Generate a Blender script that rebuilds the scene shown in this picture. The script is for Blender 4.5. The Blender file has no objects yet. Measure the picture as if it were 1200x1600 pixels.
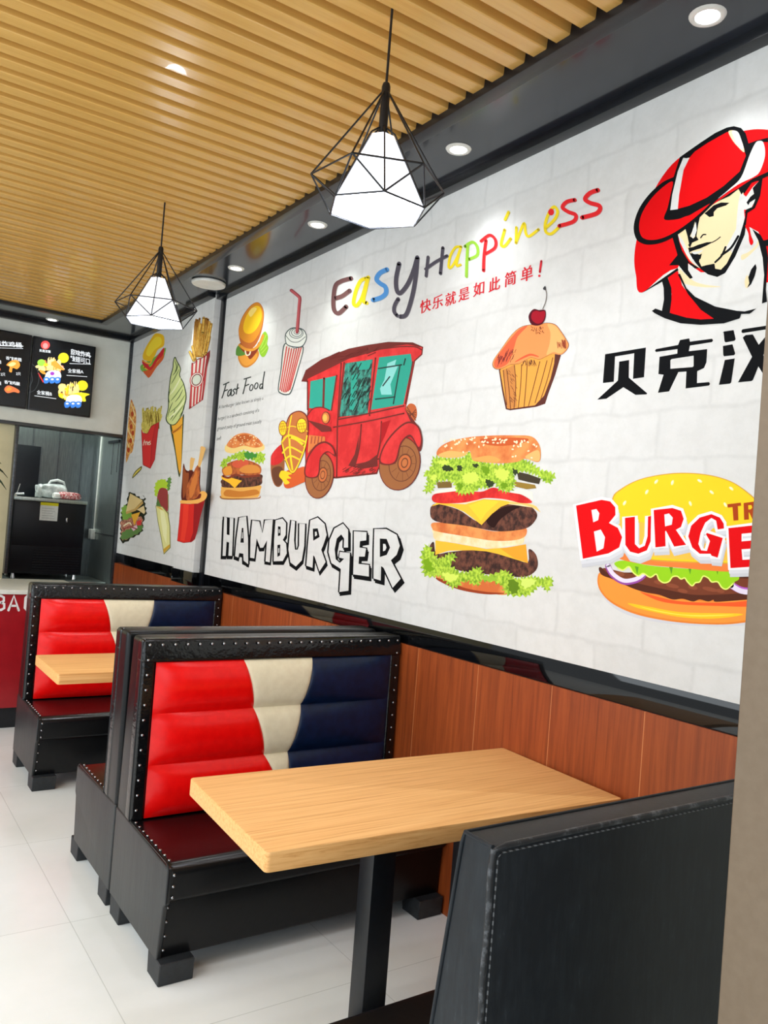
import bpy, bmesh, math, random
from mathutils import Vector, Matrix
from mathutils.geometry import tessellate_polygon
from math import sin, cos, pi, radians

# ------------------------------------------------------------------ camera
SC = bpy.context.scene
COL = SC.collection
EYE = Vector((0.0, 0.0, 1.55))
FPX = 1271.04                        # focal length in pixels of the 1200 x 1600 frame
_v = lambda p: Vector((p[0]-600.0, 800.0-p[1], -FPX))
AY = _v((-260, 756)).normalized()    # direction along the right wall, seen from the camera
AX = _v((2470, 967)); AX = (AX - AY*AX.dot(AY)).normalized()
AZ = AX.cross(AY)
ROT = Matrix((AX, AY, AZ))           # camera axes -> room axes
cam_data = bpy.data.cameras.new('camera')
cam_data.sensor_fit = 'VERTICAL'; cam_data.sensor_height = 24.0
cam_data.lens = FPX/1600*24.0
cam_data.clip_start = 0.02
cam = bpy.data.objects.new('camera', cam_data)
cam.matrix_world = Matrix.Translation(EYE) @ ROT.to_4x4()
COL.objects.link(cam); SC.camera = cam

# ------------------------------------------------------------------ world, light, exposure
SC.view_settings.view_transform = 'Standard'
SC.view_settings.look = 'None'
SC.view_settings.gamma = 1.0
SC.view_settings.use_curve_mapping = False
SC.view_settings.exposure = 0.25
W = bpy.data.worlds.new('world'); SC.world = W; W.use_nodes = True
bg = W.node_tree.nodes['Background']
bg.inputs[0].default_value = (0.88, 0.95, 1.0, 1); bg.inputs[1].default_value = 0.6

def area_light(name, loc, target, sx, sy, power, color):
    l = bpy.data.lights.new(name, 'AREA'); l.shape = 'RECTANGLE'; l.size = sx; l.size_y = sy
    l.energy = power; l.color = color
    o = bpy.data.objects.new(name, l); COL.objects.link(o); o.location = loc
    o.rotation_euler = (Vector(target)-Vector(loc)).to_track_quat('-Z', 'Y').to_euler()
    return o
area_light('storefront_daylight', (-1.2, -1.6, 1.7), (0.6, 4.0, 1.0), 5.0, 2.6, 45, (0.86, 0.94, 1.0))
area_light('side_window_daylight', (-3.4, 2.6, 2.0), (1.2, 3.4, 0.3), 5.5, 2.2, 110, (0.86, 0.94, 1.0))
area_light('unseen_ceiling_fill', (-1.7, 3.2, 3.0), (-1.7, 3.2, 0), 1.2, 6.0, 110, (0.88, 0.95, 1.0))  # added overhead fill out of view, brightens the floor and bench ends

area_light('kitchen_ceiling_lamp', (1.2, 7.98, 2.88), (1.2, 7.98, 0), 1.2, 0.5, 24, (0.93, 1.0, 0.96))

# ------------------------------------------------------------------ dimensions
D = 2.18            # right wall plane
YB = 7.53           # back wall plane
ZS = 3.085          # soffit
ZM0, ZM1 = 1.122, 3.052   # mural bottom and top
YP0, YP1, XP = 5.441, 5.84, 2.119   # pillar
def ray(px, py): return ROT @ _v((px, py))
def on_x(px, py, x): r = ray(px, py); return EYE + r*((x-EYE.x)/r.x)
def on_y(px, py, y): r = ray(px, py); return EYE + r*((y-EYE.y)/r.y)

# ------------------------------------------------------------------ materials
def lin(c):
    f = lambda v: v/12.92 if v <= 0.04045 else ((v+0.055)/1.055)**2.4
    return tuple(f(v/255.0) for v in c[:3]) + (1.0,)
def new_mat(name):
    m = bpy.data.materials.new(name); m.use_nodes = True
    nt = m.node_tree; b = nt.nodes['Principled BSDF']
    return m, nt, b
def setp(b, rough=0.5, metal=0.0, spec=0.5, coat=0.0):
    b.inputs['Roughness'].default_value = rough; b.inputs['Metallic'].default_value = metal
    b.inputs['Specular IOR Level'].default_value = spec; b.inputs['Coat Weight'].default_value = coat
def ramp(nt, stops):
    r = nt.nodes.new('ShaderNodeValToRGB'); e = r.color_ramp.elements
    while len(e) < len(stops): e.new(0.5)
    for el, (p, c) in zip(e, stops): el.position = p; el.color = c
    return r
def coords(nt, scale=(1, 1, 1), world=True):
    mp = nt.nodes.new('ShaderNodeMapping'); mp.inputs['Scale'].default_value = scale
    if world:
        g = nt.nodes.new('ShaderNodeNewGeometry'); nt.links.new(g.outputs['Position'], mp.inputs[0])
    else:
        g = nt.nodes.new('ShaderNodeTexCoord'); nt.links.new(g.outputs['Object'], mp.inputs[0])
    return mp
def noise(nt, mp, scale, detail=4, rough=0.6, dist=0.0):
    n = nt.nodes.new('ShaderNodeTexNoise'); n.inputs['Scale'].default_value = scale
    n.inputs['Detail'].default_value = detail; n.inputs['Roughness'].default_value = rough
    n.inputs['Distortion'].default_value = dist
    nt.links.new(mp.outputs[0], n.inputs['Vector']); return n
def bump(nt, b, src, strength=0.2, dist=0.01):
    bp = nt.nodes.new('ShaderNodeBump'); bp.inputs['Strength'].default_value = strength
    bp.inputs['Distance'].default_value = dist
    nt.links.new(src, bp.inputs['Height']); nt.links.new(bp.outputs[0], b.inputs['Normal']); return bp
def noisy(name, c1, c2, scale=20, rough=0.5, metal=0.0, spec=0.5, stretch=(1, 1, 1), bstr=0.0, bdist=0.003, coat=0.0, lo=0.35, hi=0.65, detail=4, world=False):
    m, nt, b = new_mat(name); setp(b, rough, metal, spec, coat)
    mp = coords(nt, stretch, world); n = noise(nt, mp, scale, detail)
    r = ramp(nt, [(lo, lin(c1)), (hi, lin(c2))]); nt.links.new(n.outputs[0], r.inputs[0])
    nt.links.new(r.outputs[0], b.inputs['Base Color'])
    if bstr: bump(nt, b, n.outputs[0], bstr, bdist)
    return m
def glow(name, c, strength):
    m, nt, b = new_mat(name); b.inputs['Base Color'].default_value = lin(c)
    b.inputs['Emission Color'].default_value = lin(c); b.inputs['Emission Strength'].default_value = strength
    return m

M = {}
M['leather'] = noisy('black_vinyl', (8, 9, 11), (13, 14, 16), 60, 0.3, spec=0.28, bstr=0.12, bdist=0.002, coat=0.0)
M['seatvinyl'] = noisy('glossy_black_vinyl', (12, 9, 11), (17, 12, 14), 12, 0.26, spec=0.42, bstr=0.08, bdist=0.002, coat=0.03)
M['worn'] = noisy('worn_black_vinyl', (17, 22, 27), (30, 36, 42), 9, 0.52, spec=0.3, bstr=0.15, bdist=0.002, detail=8)
M['endvinyl'] = noisy('stretched_sidelit_vinyl', (24, 26, 28), (36, 39, 40), 7, 0.42, spec=0.55, bstr=0.25, bdist=0.006, stretch=(1, 2.5, 0.6), detail=6)  # black vinyl with the side light on the bench ends put into its colour
M['pleat'] = noisy('puckered_black_vinyl', (7, 8, 10), (12, 13, 15), 34, 0.2, spec=0.5, bstr=0.45, bdist=0.006, coat=0.1, detail=2)
def scratched():
    m, nt, b = new_mat('scratched_black_vinyl'); setp(b, 0.5, 0, 0.3)
    mp = coords(nt, (1, 1, 1), False); n = noise(nt, mp, 5, 8, 0.7)
    mp2 = coords(nt, (30, 30, 4), False); mp2.inputs['Rotation'].default_value = (0, 0.5, 0); n2 = noise(nt, mp2, 2.2, 6, 0.75, 0.4)
    mul = nt.nodes.new('ShaderNodeMath'); mul.operation = 'MULTIPLY'; nt.links.new(n.outputs[0], mul.inputs[0]); nt.links.new(n2.outputs[0], mul.inputs[1])
    r = ramp(nt, [(0.20, lin((17, 22, 27))), (0.33, lin((27, 33, 38))), (0.46, lin((64, 70, 76)))]); nt.links.new(mul.outputs[0], r.inputs[0]); nt.links.new(r.outputs[0], b.inputs['Base Color'])
    bump(nt, b, n2.outputs[0], 0.1, 0.001); return m
M['scratched'] = scratched()
M['red'] = noisy('red_vinyl', (228, 4, 5), (238, 8, 7), 30, 0.25, spec=0.45, bstr=0.05, bdist=0.001)
M['cream'] = noisy('cream_vinyl', (226, 216, 186), (234, 225, 196), 30, 0.4, spec=0.35, bstr=0.05, bdist=0.001)
M['navy'] = noisy('navy_vinyl', (2, 22, 52), (5, 30, 66), 30, 0.36, spec=0.35, bstr=0.05, bdist=0.001)
M['nail'] = noisy('polished_nail_metal', (150, 152, 156), (190, 192, 196), 90, 0.15, metal=1.0)
M['foot'] = noisy('black_painted_wood', (24, 27, 30), (36, 40, 44), 40, 0.55, bstr=0.05)
M['blackmetal'] = noisy('black_powder_coat', (10, 14, 19), (16, 21, 27), 50, 0.4, spec=0.45)
M['trimblack'] = noisy('black_trim', (11, 14, 19), (17, 21, 27), 40, 0.28, spec=0.5)
M['soffit'] = noisy('glossy_black_panel', (18, 24, 33), (25, 32, 43), 3, 0.17, spec=0.6, coat=0.2)
M['glassband'] = noisy('black_glass', (4, 5, 7), (6, 7, 9), 3, 0.04, spec=0.45)
M['bronze'] = noisy('bronze_metal', (112, 96, 78), (117, 101, 83), 60, 0.45, metal=0.3, bstr=0.03, bdist=0.0005, detail=6)
M['plaster'] = noisy('white_plaster', (214, 216, 206), (222, 224, 215), 8, 0.7, spec=0.25)
M['beige'] = noisy('beige_paint', (206, 196, 158), (216, 206, 168), 5, 0.7, spec=0.25)
M['steel'] = noisy('brushed_steel', (150, 160, 156), (178, 188, 184), 30, 0.34, metal=0.9, stretch=(6, 6, 0.3))
M['kitchsteel'] = noisy('grey_steel_panel', (92, 98, 100), (112, 119, 120), 30, 0.3, metal=0.85, stretch=(6, 6, 0.3))
M['darksteel'] = noisy('dark_steel', (70, 74, 78), (92, 96, 100), 30, 0.3, metal=0.8, stretch=(0.5, 6, 6))
M['machine'] = noisy('black_appliance', (7, 10, 17), (11, 15, 23), 30, 0.35, spec=0.3)
M['whiteplastic'] = noisy('white_plastic', (220, 222, 216), (232, 233, 228), 20, 0.4)
M['chrome'] = noisy('chrome', (200, 202, 205), (225, 226, 228), 30, 0.15, metal=1.0)
M['countertop'] = noisy('white_stone', (215, 216, 206), (226, 227, 218), 30, 0.3)
M['counterred'] = noisy('red_laminate', (150, 16, 26), (162, 20, 30), 10, 0.35)
M['lamp_shade'] = glow('lit_white_shade', (240, 244, 255), 1.3)
M['led'] = glow('lit_led_disc', (250, 252, 255), 9.0)
M['bagclear'] = noisy('cloudy_plastic_bag', (150, 158, 158), (215, 220, 218), 14, 0.2, bstr=0.6, bdist=0.02)
M['redmesh'] = noisy('red_patterned_pack', (170, 60, 64), (226, 200, 196), 60, 0.5, bstr=0.2, lo=0.45, hi=0.6)
M['leafdark'] = noisy('dark_leaf', (22, 44, 24), (40, 66, 34), 12, 0.4)
M['clay'] = noisy('white_pot', (200, 198, 190), (214, 212, 204), 12, 0.5)
M['paper'] = noisy('paper_note', (205, 208, 204), (222, 224, 220), 40, 0.7)

# floor: pale tiles with hairline joints
def floor_mat():
    m, nt, b = new_mat('pale_floor_tile'); setp(b, 0.22, 0, 0.5)
    mp = coords(nt); n = noise(nt, mp, 1.6, 6)
    r = ramp(nt, [(0.3, lin((230, 235, 233))), (0.7, lin((242, 245, 245)))]); nt.links.new(n.outputs[0], r.inputs[0])
    br = nt.nodes.new('ShaderNodeTexBrick'); br.offset = 0.0
    mp2 = coords(nt); mp2.inputs['Location'].default_value = (-0.042, 0.1, 0); nt.links.new(mp2.outputs[0], br.inputs['Vector'])
    br.inputs['Scale'].default_value = 1.0; br.inputs['Brick Width'].default_value = 0.8; br.inputs['Row Height'].default_value = 0.8
    br.inputs['Mortar Size'].default_value = 0.0015; br.inputs['Mortar Smooth'].default_value = 0.0
    br.inputs['Color1'].default_value = (1, 1, 1, 1); br.inputs['Color2'].default_value = (0.98, 0.98, 0.98, 1); br.inputs['Mortar'].default_value = (0.74, 0.75, 0.74, 1)
    mx = nt.nodes.new('ShaderNodeMix'); mx.data_type = 'RGBA'; mx.blend_type = 'MULTIPLY'; mx.inputs['Factor'].default_value = 1
    nt.links.new(r.outputs[0], mx.inputs['A']); nt.links.new(br.outputs['Color'], mx.inputs['B'])
    nt.links.new(mx.outputs['Result'], b.inputs['Base Color'])
    return m
M['floor'] = floor_mat()

# printed white brick wallpaper: brick pattern laid in wall metres (y, z)
def paper_mat():
    m, nt, b = new_mat('printed_white_brick'); setp(b, 0.6, 0, 0.25)
    g = nt.nodes.new('ShaderNodeNewGeometry')
    sep = nt.nodes.new('ShaderNodeSeparateXYZ'); nt.links.new(g.outputs['Position'], sep.inputs[0])
    cmb = nt.nodes.new('ShaderNodeCombineXYZ'); nt.links.new(sep.outputs['Y'], cmb.inputs['X']); nt.links.new(sep.outputs['Z'], cmb.inputs['Y'])
    nz = nt.nodes.new('ShaderNodeTexNoise'); nz.inputs['Scale'].default_value = 7; nz.inputs['Detail'].default_value = 5
    nt.links.new(cmb.outputs[0], nz.inputs['Vector'])
    mul = nt.nodes.new('ShaderNodeVectorMath'); mul.operation = 'MULTIPLY_ADD'; mul.inputs[1].default_value = (0.05, 0.05, 0)
    nt.links.new(nz.outputs['Color'], mul.inputs[0]); nt.links.new(cmb.outputs[0], mul.inputs[2])
    br = nt.nodes.new('ShaderNodeTexBrick'); nt.links.new(mul.outputs[0], br.inputs['Vector'])
    br.inputs['Scale'].default_value = 1; br.inputs['Brick Width'].default_value = 0.38; br.inputs['Row Height'].default_value = 0.155
    br.inputs['Mortar Size'].default_value = 0.013; br.inputs['Mortar Smooth'].default_value = 1.0
    br.inputs['Color1'].default_value = lin((219, 219, 217)); br.inputs['Color2'].default_value = lin((214, 214, 212)); br.inputs['Mortar'].default_value = lin((209, 209, 207))
    n2 = nt.nodes.new('ShaderNodeTexNoise'); n2.inputs['Scale'].default_value = 14; n2.inputs['Detail'].default_value = 8; n2.inputs['Roughness'].default_value = 0.7
    nt.links.new(cmb.outputs[0], n2.inputs['Vector'])
    r = ramp(nt, [(0.40, (0.945, 0.945, 0.94, 1)), (0.58, (1, 1, 1, 1))]); nt.links.new(n2.outputs[0], r.inputs[0])
    mx = nt.nodes.new('ShaderNodeMix'); mx.data_type = 'RGBA'; mx.blend_type = 'MULTIPLY'; mx.inputs['Factor'].default_value = 1
    nt.links.new(br.outputs['Color'], mx.inputs['A']); nt.links.new(r.outputs[0], mx.inputs['B'])
    nt.links.new(mx.outputs['Result'], b.inputs['Base Color'])
    bump(nt, b, n2.outputs[0], 0.06, 0.004)
    return m
M['wallpaper'] = paper_mat()

def wood(name, stops, axis, scale, rough, spec=0.4, coat=0.0, seams=None, fine=26):
    m, nt, b = new_mat(name); setp(b, rough, 0, spec, coat)
    st = [fine]*3; st[axis] = 1.1
    mp = coords(nt, tuple(st)); n = noise(nt, mp, scale, 6, 0.65, 0.6)
    r = ramp(nt, stops); nt.links.new(n.outputs[0], r.inputs[0])
    out = r.outputs[0]
    if seams:
        g = nt.nodes.new('ShaderNodeNewGeometry'); sp = nt.nodes.new('ShaderNodeSeparateXYZ'); nt.links.new(g.outputs['Position'], sp.inputs[0])
        a = nt.nodes.new('ShaderNodeMath'); a.operation = 'ADD'; a.inputs[1].default_value = seams[0]; nt.links.new(sp.outputs['Y'], a.inputs[0])
        w = nt.nodes.new('ShaderNodeMath'); w.operation = 'MODULO'; w.inputs[1].default_value = seams[1]; nt.links.new(a.outputs[0], w.inputs[0])
        l = nt.nodes.new('ShaderNodeMath'); l.operation = 'LESS_THAN'; l.inputs[1].default_value = 0.003; nt.links.new(w.outputs[0], l.inputs[0])
        mx = nt.nodes.new('ShaderNodeMix'); mx.data_type = 'RGBA'; nt.links.new(l.outputs[0], mx.inputs['Factor'])
        nt.links.new(out, mx.inputs['A']); mx.inputs['B'].default_value = lin(seams[2]); out = mx.outputs['Result']
    nt.links.new(out, b.inputs['Base Color'])
    bump(nt, b, n.outputs[0], 0.06, 0.001)
    return m
M['oak'] = wood('oak_laminate', [(0.3, lin((198, 140, 76))), (0.5, lin((226, 172, 108))), (0.72, lin((236, 188, 124)))], 0, 2.0, 0.52, spec=0.28, fine=60)
M['panelwood'] = wood('red_brown_veneer', [(0.28, lin((112, 48, 18))), (0.5, lin((144, 66, 26))), (0.75, lin((164, 80, 34)))], 2, 2.0, 0.4, seams=(0.35+0.003, 0.4, (196, 124, 76)))
M['slat'] = wood('honey_slat', [(0.25, lin((196, 150, 76))), (0.5, lin((208, 164, 88))), (0.8, lin((218, 174, 98)))], 0, 1.2, 0.26, spec=0.55, coat=0.15)

# ------------------------------------------------------------------ object helpers
def mesh_obj(name, bm, mats, parent=None, smooth=None):
    me = bpy.data.meshes.new(name); bmesh.ops.recalc_face_normals(bm, faces=bm.faces[:])
    bm.to_mesh(me); bm.free()
    for m in (mats if isinstance(mats, (list, tuple)) else [mats]): me.materials.append(m)
    if smooth is not None:
        for p in me.polygons: p.use_smooth = True
        me.set_sharp_from_angle(angle=radians(smooth))
    o = bpy.data.objects.new(name, me); COL.objects.link(o)
    if parent: o.parent = parent
    return o
def thing(name, label, cat, loc=(0, 0, 0), rz=0.0, group=None):
    o = bpy.data.objects.new(name, None); COL.objects.link(o); o.location = loc; o.rotation_euler = (0, 0, rz)
    o.empty_display_size = 0.1
    return tag(o, label, cat, group)
def tag(o, label, cat, group=None):
    o['label'] = label; o['category'] = cat
    if group: o['group'] = group
    return o
def struct(o, label=None):
    o['kind'] = 'structure'
    if label: o['label'] = label
    return o
def box(bm, x0, x1, y0, y1, z0, z1, bev=0.0, seg=2, mi=0):
    t = bmesh.new()
    bmesh.ops.create_cube(t, size=1.0, matrix=Matrix.Translation(((x0+x1)/2, (y0+y1)/2, (z0+z1)/2)) @ Matrix.Diagonal((x1-x0, y1-y0, z1-z0, 1)))
    if bev: bmesh.ops.bevel(t, geom=t.edges[:], offset=bev, segments=seg, profile=0.6, affect='EDGES')
    merge(bm, t, mi)
def merge(bm, t, mi=0):
    vm = {v: bm.verts.new(v.co) for v in t.verts}
    for f in t.faces:
        try:
            nf = bm.faces.new([vm[v] for v in f.verts]); nf.material_index = mi
        except ValueError: pass
    t.free()
def prism(bm, prof, x0, x1, bev=0.0, seg=3, mi=0):
    """profile of (y, z) points extruded along x"""
    t = bmesh.new()
    a = [t.verts.new((x0, y, z)) for y, z in prof]; b = [t.verts.new((x1, y, z)) for y, z in prof]
    n = len(prof)
    t.faces.new(a); t.faces.new(b[::-1])
    for i in range(n): t.faces.new((a[i], b[i], b[(i+1) % n], a[(i+1) % n]))
    bmesh.ops.recalc_face_normals(t, faces=t.faces[:])
    if bev: bmesh.ops.bevel(t, geom=t.edges[:], offset=bev, segments=seg, profile=0.55, affect='EDGES')
    merge(bm, t, mi)
def tube(bm, pts, r, seg=8, cap=True, mi=0):
    pts = [Vector(p) for p in pts]; rings = []
    n = len(pts)
    rr = r if isinstance(r, (list, tuple)) else [r]*n
    for i, p in enumerate(pts):
        d = (pts[min(i+1, n-1)]-pts[max(i-1, 0)]).normalized()
        u = d.orthogonal().normalized() if i == 0 else (u - d*u.dot(d)).normalized()
        w = d.cross(u)
        rings.append([bm.verts.new(p + (u*cos(2*pi*k/seg) + w*sin(2*pi*k/seg))*rr[i]) for k in range(seg)])
    for a, b in zip(rings, rings[1:]):
        for k in range(seg):
            f = bm.faces.new((a[k], a[(k+1) % seg], b[(k+1) % seg], b[k])); f.material_index = mi
    if cap:
        f = bm.faces.new(rings[0][::-1]); f.material_index = mi; f = bm.faces.new(rings[-1]); f.material_index = mi
def lathe(bm, prof, seg=24, c=(0, 0, 0), mi=0, ang0=0.0):
    rings = []
    for r, z in prof:
        rings.append([bm.verts.new((c[0]+max(r, 1e-4)*cos(ang0+2*pi*k/seg), c[1]+max(r, 1e-4)*sin(ang0+2*pi*k/seg), c[2]+z)) for k in range(seg)])
    for a, b in zip(rings, rings[1:]):
        for k in range(seg):
            f = bm.faces.new((a[k], a[(k+1) % seg], b[(k+1) % seg], b[k])); f.material_index = mi
def quick(name, m, parent=None, bev=0.0, seg=2, smooth=35, **k):
    bm = bmesh.new(); box(bm, *k['b'], bev, seg); return mesh_obj(name, bm, m, parent, smooth)

# ------------------------------------------------------------------ printed pictures (laid out in wall metres)
PAL = {}
def ink(c):
    if isinstance(c, str): return M[c]
    if c not in PAL:
        m, nt, b = new_mat('ink_%02x%02x%02x' % c); setp(b, 0.7, 0, 0.08); b.inputs['Base Color'].default_value = lin(c); PAL[c] = m
    return PAL[c]
def crm(pts, closed=True, n=6):
    """Catmull-Rom smoothing"""
    out = []; N = len(pts)
    rng = range(N) if closed else range(N-1)
    for i in rng:
        g = (lambda k: pts[k % N]) if closed else (lambda k: pts[min(max(k, 0), N-1)])
        p0, p1, p2, p3 = g(i-1), g(i), g(i+1), g(i+2)
        for s in range(n):
            t = s/n
            out.append(tuple(0.5*(2*b+(c-a)*t+(2*a-5*b+4*c-d)*t*t+(3*b-a-3*c+d)*t**3) for a, b, c, d in zip(p0, p1, p2, p3)))
    if not closed: out.append(tuple(pts[-1]))
    return out
def jag(pts, amp, step, seed=1):
    """ragged leaf edge along a closed outline"""
    rnd = random.Random(seed); base = crm(pts, True, 8); out = []; acc = 0.0; sgn = 1
    N = len(base)
    for i in range(N):
        a, b = base[i], base[(i+1) % N]; L = math.hypot(b[0]-a[0], b[1]-a[1]); acc += L
        if acc >= step:
            acc = 0.0; sgn = -sgn; k = amp*rnd.uniform(0.3, 1.0)*sgn; nx, ny = (b[1]-a[1])/max(L, 1e-6), -(b[0]-a[0])/max(L, 1e-6)
            out.append((b[0]+nx*k, b[1]+ny*k))
        elif acc > step*0.5 and rnd.random() < 0.3: out.append(b)
    return out
class Art:
    """One printed picture: flat inks, each layer a hair in front of the last, on the plane that carries it."""
    LAY = 0.00003
    def __init__(s, name, parent, T, plane=('x', D), base=0.0008, lay=None):
        s.name, s.parent, s.T, s.plane = name, parent, T, plane
        s.bm = bmesh.new(); s.mats = []; s.off = base
        if lay: s.LAY = lay
    def pt(s, u, v):
        ox, oy, k = s.T; px, py = ox+u/k, oy+v/k
        return on_x(px, py, s.plane[1]-s.off) if s.plane[0] == 'x' else on_y(px, py, s.plane[1]-s.off)
    def mi(s, c):
        m = ink(c)
        if m not in s.mats: s.mats.append(m)
        return s.mats.index(m)
    def poly(s, c, pts, smooth=False, n=6, holes=()):
        s.off += s.LAY
        loops = [crm(pts, True, n) if smooth else list(pts)] + [list(h) for h in holes]
        flat = [p for l in loops for p in l]
        i = s.mi(c); vs = [s.bm.verts.new(s.pt(*p)) for p in flat]
        for t in tessellate_polygon([[Vector((p[0], p[1], 0)) for p in l] for l in loops]):
            try: f = s.bm.faces.new([vs[k] for k in t]); f.material_index = i
            except ValueError: pass
        return s
    def blob(s, c, pts, n=6): return s.poly(c, pts, True, n)
    def stroke(s, c, w, pts, smooth=True, closed=False, taper=False):
        s.off += s.LAY*0.4
        P = crm(pts, closed, 6) if smooth and len(pts) > 2 else list(pts)
        if closed: P.append(P[0])
        i = s.mi(c); L = []; N = len(P)
        for k in range(N):
            a, b = P[max(k-1, 0)], P[min(k+1, N-1)]
            if closed and k in (0, N-1): a, b = P[-2], P[1]
            dx, dy = b[0]-a[0], b[1]-a[1]; l = math.hypot(dx, dy) or 1
            h = w/2*(1.0 if not taper else max(0.12, sin(pi*(k+0.5)/N)**0.6))
            q = P[k]; L.append((s.bm.verts.new(s.pt(q[0]-dy/l*h, q[1]+dx/l*h)), s.bm.verts.new(s.pt(q[0]+dy/l*h, q[1]-dx/l*h))))
        for A, B in zip(L, L[1:]):
            f = s.bm.faces.new((A[0], A[1], B[1], B[0])); f.material_index = i
        if not closed and not taper:
            for k, e in ((0, 1), (N-1, -1)):      # round ends
                q = P[k]; vs = [s.bm.verts.new(s.pt(q[0]+w/2*cos(t*pi/5), q[1]+w/2*sin(t*pi/5))) for t in range(10)]
                f = s.bm.faces.new(vs); f.material_index = i
        return s
    def ell(s, c, cx, cy, rx, ry, rot=0.0, n=28):
        r = radians(rot)
        return s.poly(c, [(cx+rx*cos(2*pi*k/n)*cos(r)-ry*sin(2*pi*k/n)*sin(r), cy+rx*cos(2*pi*k/n)*sin(r)+ry*sin(2*pi*k/n)*cos(r)) for k in range(n)])
    def ring(s, c, w, cx, cy, rx, ry, rot=0.0, n=24):
        r = radians(rot)
        return s.stroke(c, w, [(cx+rx*cos(2*pi*k/n)*cos(r)-ry*sin(2*pi*k/n)*sin(r), cy+rx*cos(2*pi*k/n)*sin(r)+ry*sin(2*pi*k/n)*cos(r)) for k in range(n)], False, True)
    def text(s, c, body, o, ux, uy, bold=0.0, space=1.0):
        """lettering: origin o, ux / uy are the picture vectors of one em to the right / upward"""
        if bold > 0.005:          # heavier strokes: the glyph printed again a hair to the side
            for k in (-1, 1): s.text(c, body, (o[0]+k*bold*0.6*ux[0], o[1]+k*bold*0.6*ux[1]), ux, uy, 0.004, space)
            bold = 0.004
        s.off += s.LAY
        cu = bpy.data.curves.new('lettering', 'FONT'); cu.body = body; cu.offset = bold; cu.space_character = space; cu.resolution_u = 3
        ob = bpy.data.objects.new('lettering', cu); COL.objects.link(ob)
        me = bpy.data.meshes.new_from_object(ob); i = s.mi(c)
        vs = [s.bm.verts.new(s.pt(o[0]+v.co.x*ux[0]+v.co.y*uy[0], o[1]+v.co.x*ux[1]+v.co.y*uy[1])) for v in me.vertices]
        for p in me.polygons:
            try: f = s.bm.faces.new([vs[k] for k in p.vertices]); f.material_index = i
            except ValueError: pass
        bpy.data.objects.remove(ob); bpy.data.curves.remove(cu); bpy.data.meshes.remove(me)
        return s
    def done(s, label=None):
        me = bpy.data.meshes.new(s.name); s.bm.to_mesh(me); s.bm.free()
        for m in s.mats: me.materials.append(m)
        o = bpy.data.objects.new(s.name, me); COL.objects.link(o)
        if s.parent: o.parent = s.parent
        if label: o['label'] = label
        return o
def pnoise(name, c1, c2, scale, stretch=(1, 1, 1), lo=0.4, hi=0.6):
    M[name] = noisy(name, c1, c2, scale, 0.6, spec=0.25, stretch=stretch, lo=lo, hi=hi, world=True)
pnoise('ink_lettuce', (104, 152, 20), (192, 220, 72), 75, lo=0.36, hi=0.62)
pnoise('ink_patty', (48, 24, 20), (112, 66, 50), 34)
pnoise('ink_bun', (206, 106, 52), (232, 150, 82), 9)
pnoise('ink_buncream', (236, 206, 150), (243, 226, 190), 14)
pnoise('ink_tomato', (196, 24, 26), (226, 52, 44), 16)
pnoise('ink_fry', (208, 150, 50), (236, 194, 96), 40)
pnoise('ink_dark_glass', (36, 58, 54), (60, 150, 132), 30)
pnoise('ink_fry2', (176, 160, 52), (222, 204, 104), 46)
pnoise('ink_pizza', (190, 96, 36), (238, 192, 96), 30)
pnoise('ink_chicken', (146, 66, 32), (196, 104, 50), 22)
pnoise('ink_carred', (200, 36, 38), (220, 52, 52), 10)
pnoise('ink_club', (108, 62, 50), (216, 150, 120), 40)

#==STRUCT==
# ------------------------------------------------------------------ the shell
bm = bmesh.new(); box(bm, -3.7, 2.30, -2.0, 9.0, -0.1, 0.0)
struct(mesh_obj('floor', bm, M['floor']), 'pale glossy tile floor')

# ceiling of honey-coloured ribbed boards between black trims
bm = bmesh.new()
XL, XR, PITCH, RW, ZB, ZT = -3.7, 1.742, 0.0988, 0.060, 3.080, 3.122
y = 1.570 - 36*PITCH; ys = []
while y < 6.93: ys.append(y); y += PITCH
prof = []
for y0 in ys:
    prof += [(y0-0.004, ZT), (y0, ZB+0.003), (y0+0.003, ZB), (y0+RW-0.003, ZB), (y0+RW, ZB+0.003), (y0+RW+0.004, ZT)]
a = [bm.verts.new((XL, p, z)) for p, z in prof]; b = [bm.verts.new((XR, p, z)) for p, z in prof]
for i in range(len(prof)-1): bm.faces.new((a[i], b[i], b[i+1], a[i+1]))
for k in range(len(ys)):
    q = b[k*6:k*6+6]; bm.faces.new(q)
box(bm, XL, XR, ys[0], 6.96, ZT+0.002, ZT+0.08)
struct(mesh_obj('ceiling', bm, M['slat']), 'honey wood ribbed ceiling boards')
bm = bmesh.new()
box(bm, 1.80, 2.30, -2.0, 7.6, ZS, ZS+0.12); box(bm, -3.7, 1.80, 7.02, 7.6, ZS, ZS+0.12)
struct(mesh_obj('ceiling_soffit', bm, M['soffit']), 'glossy black soffit around the ribbed ceiling')
bm = bmesh.new(); box(bm, 1.742, 1.80, -2.0, 7.02, 3.055, 3.2, 0.004); box(bm, -3.7, 1.742, 6.962, 7.02, 3.055, 3.2, 0.004)
struct(mesh_obj('trim_1', bm, M['trimblack'], None, 35), 'black trim around the ribbed ceiling')
bm = bmesh.new(); box(bm, 2.125, D, -2.0, YP0, ZM1, 3.10, 0.004); box(bm, 2.125, D, YP1, YB, ZM1, 3.10, 0.004); box(bm, XP-0.055, XP, YP0-0.0, YP1+0.05, ZM1+0.01, 3.10, 0.004)
box(bm, -3.7, 2.125, YB-0.055, YB, ZM1, 3.10, 0.004)
struct(mesh_obj('trim_2', bm, M['trimblack'], None, 35), 'black moulding under the soffit')
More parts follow.
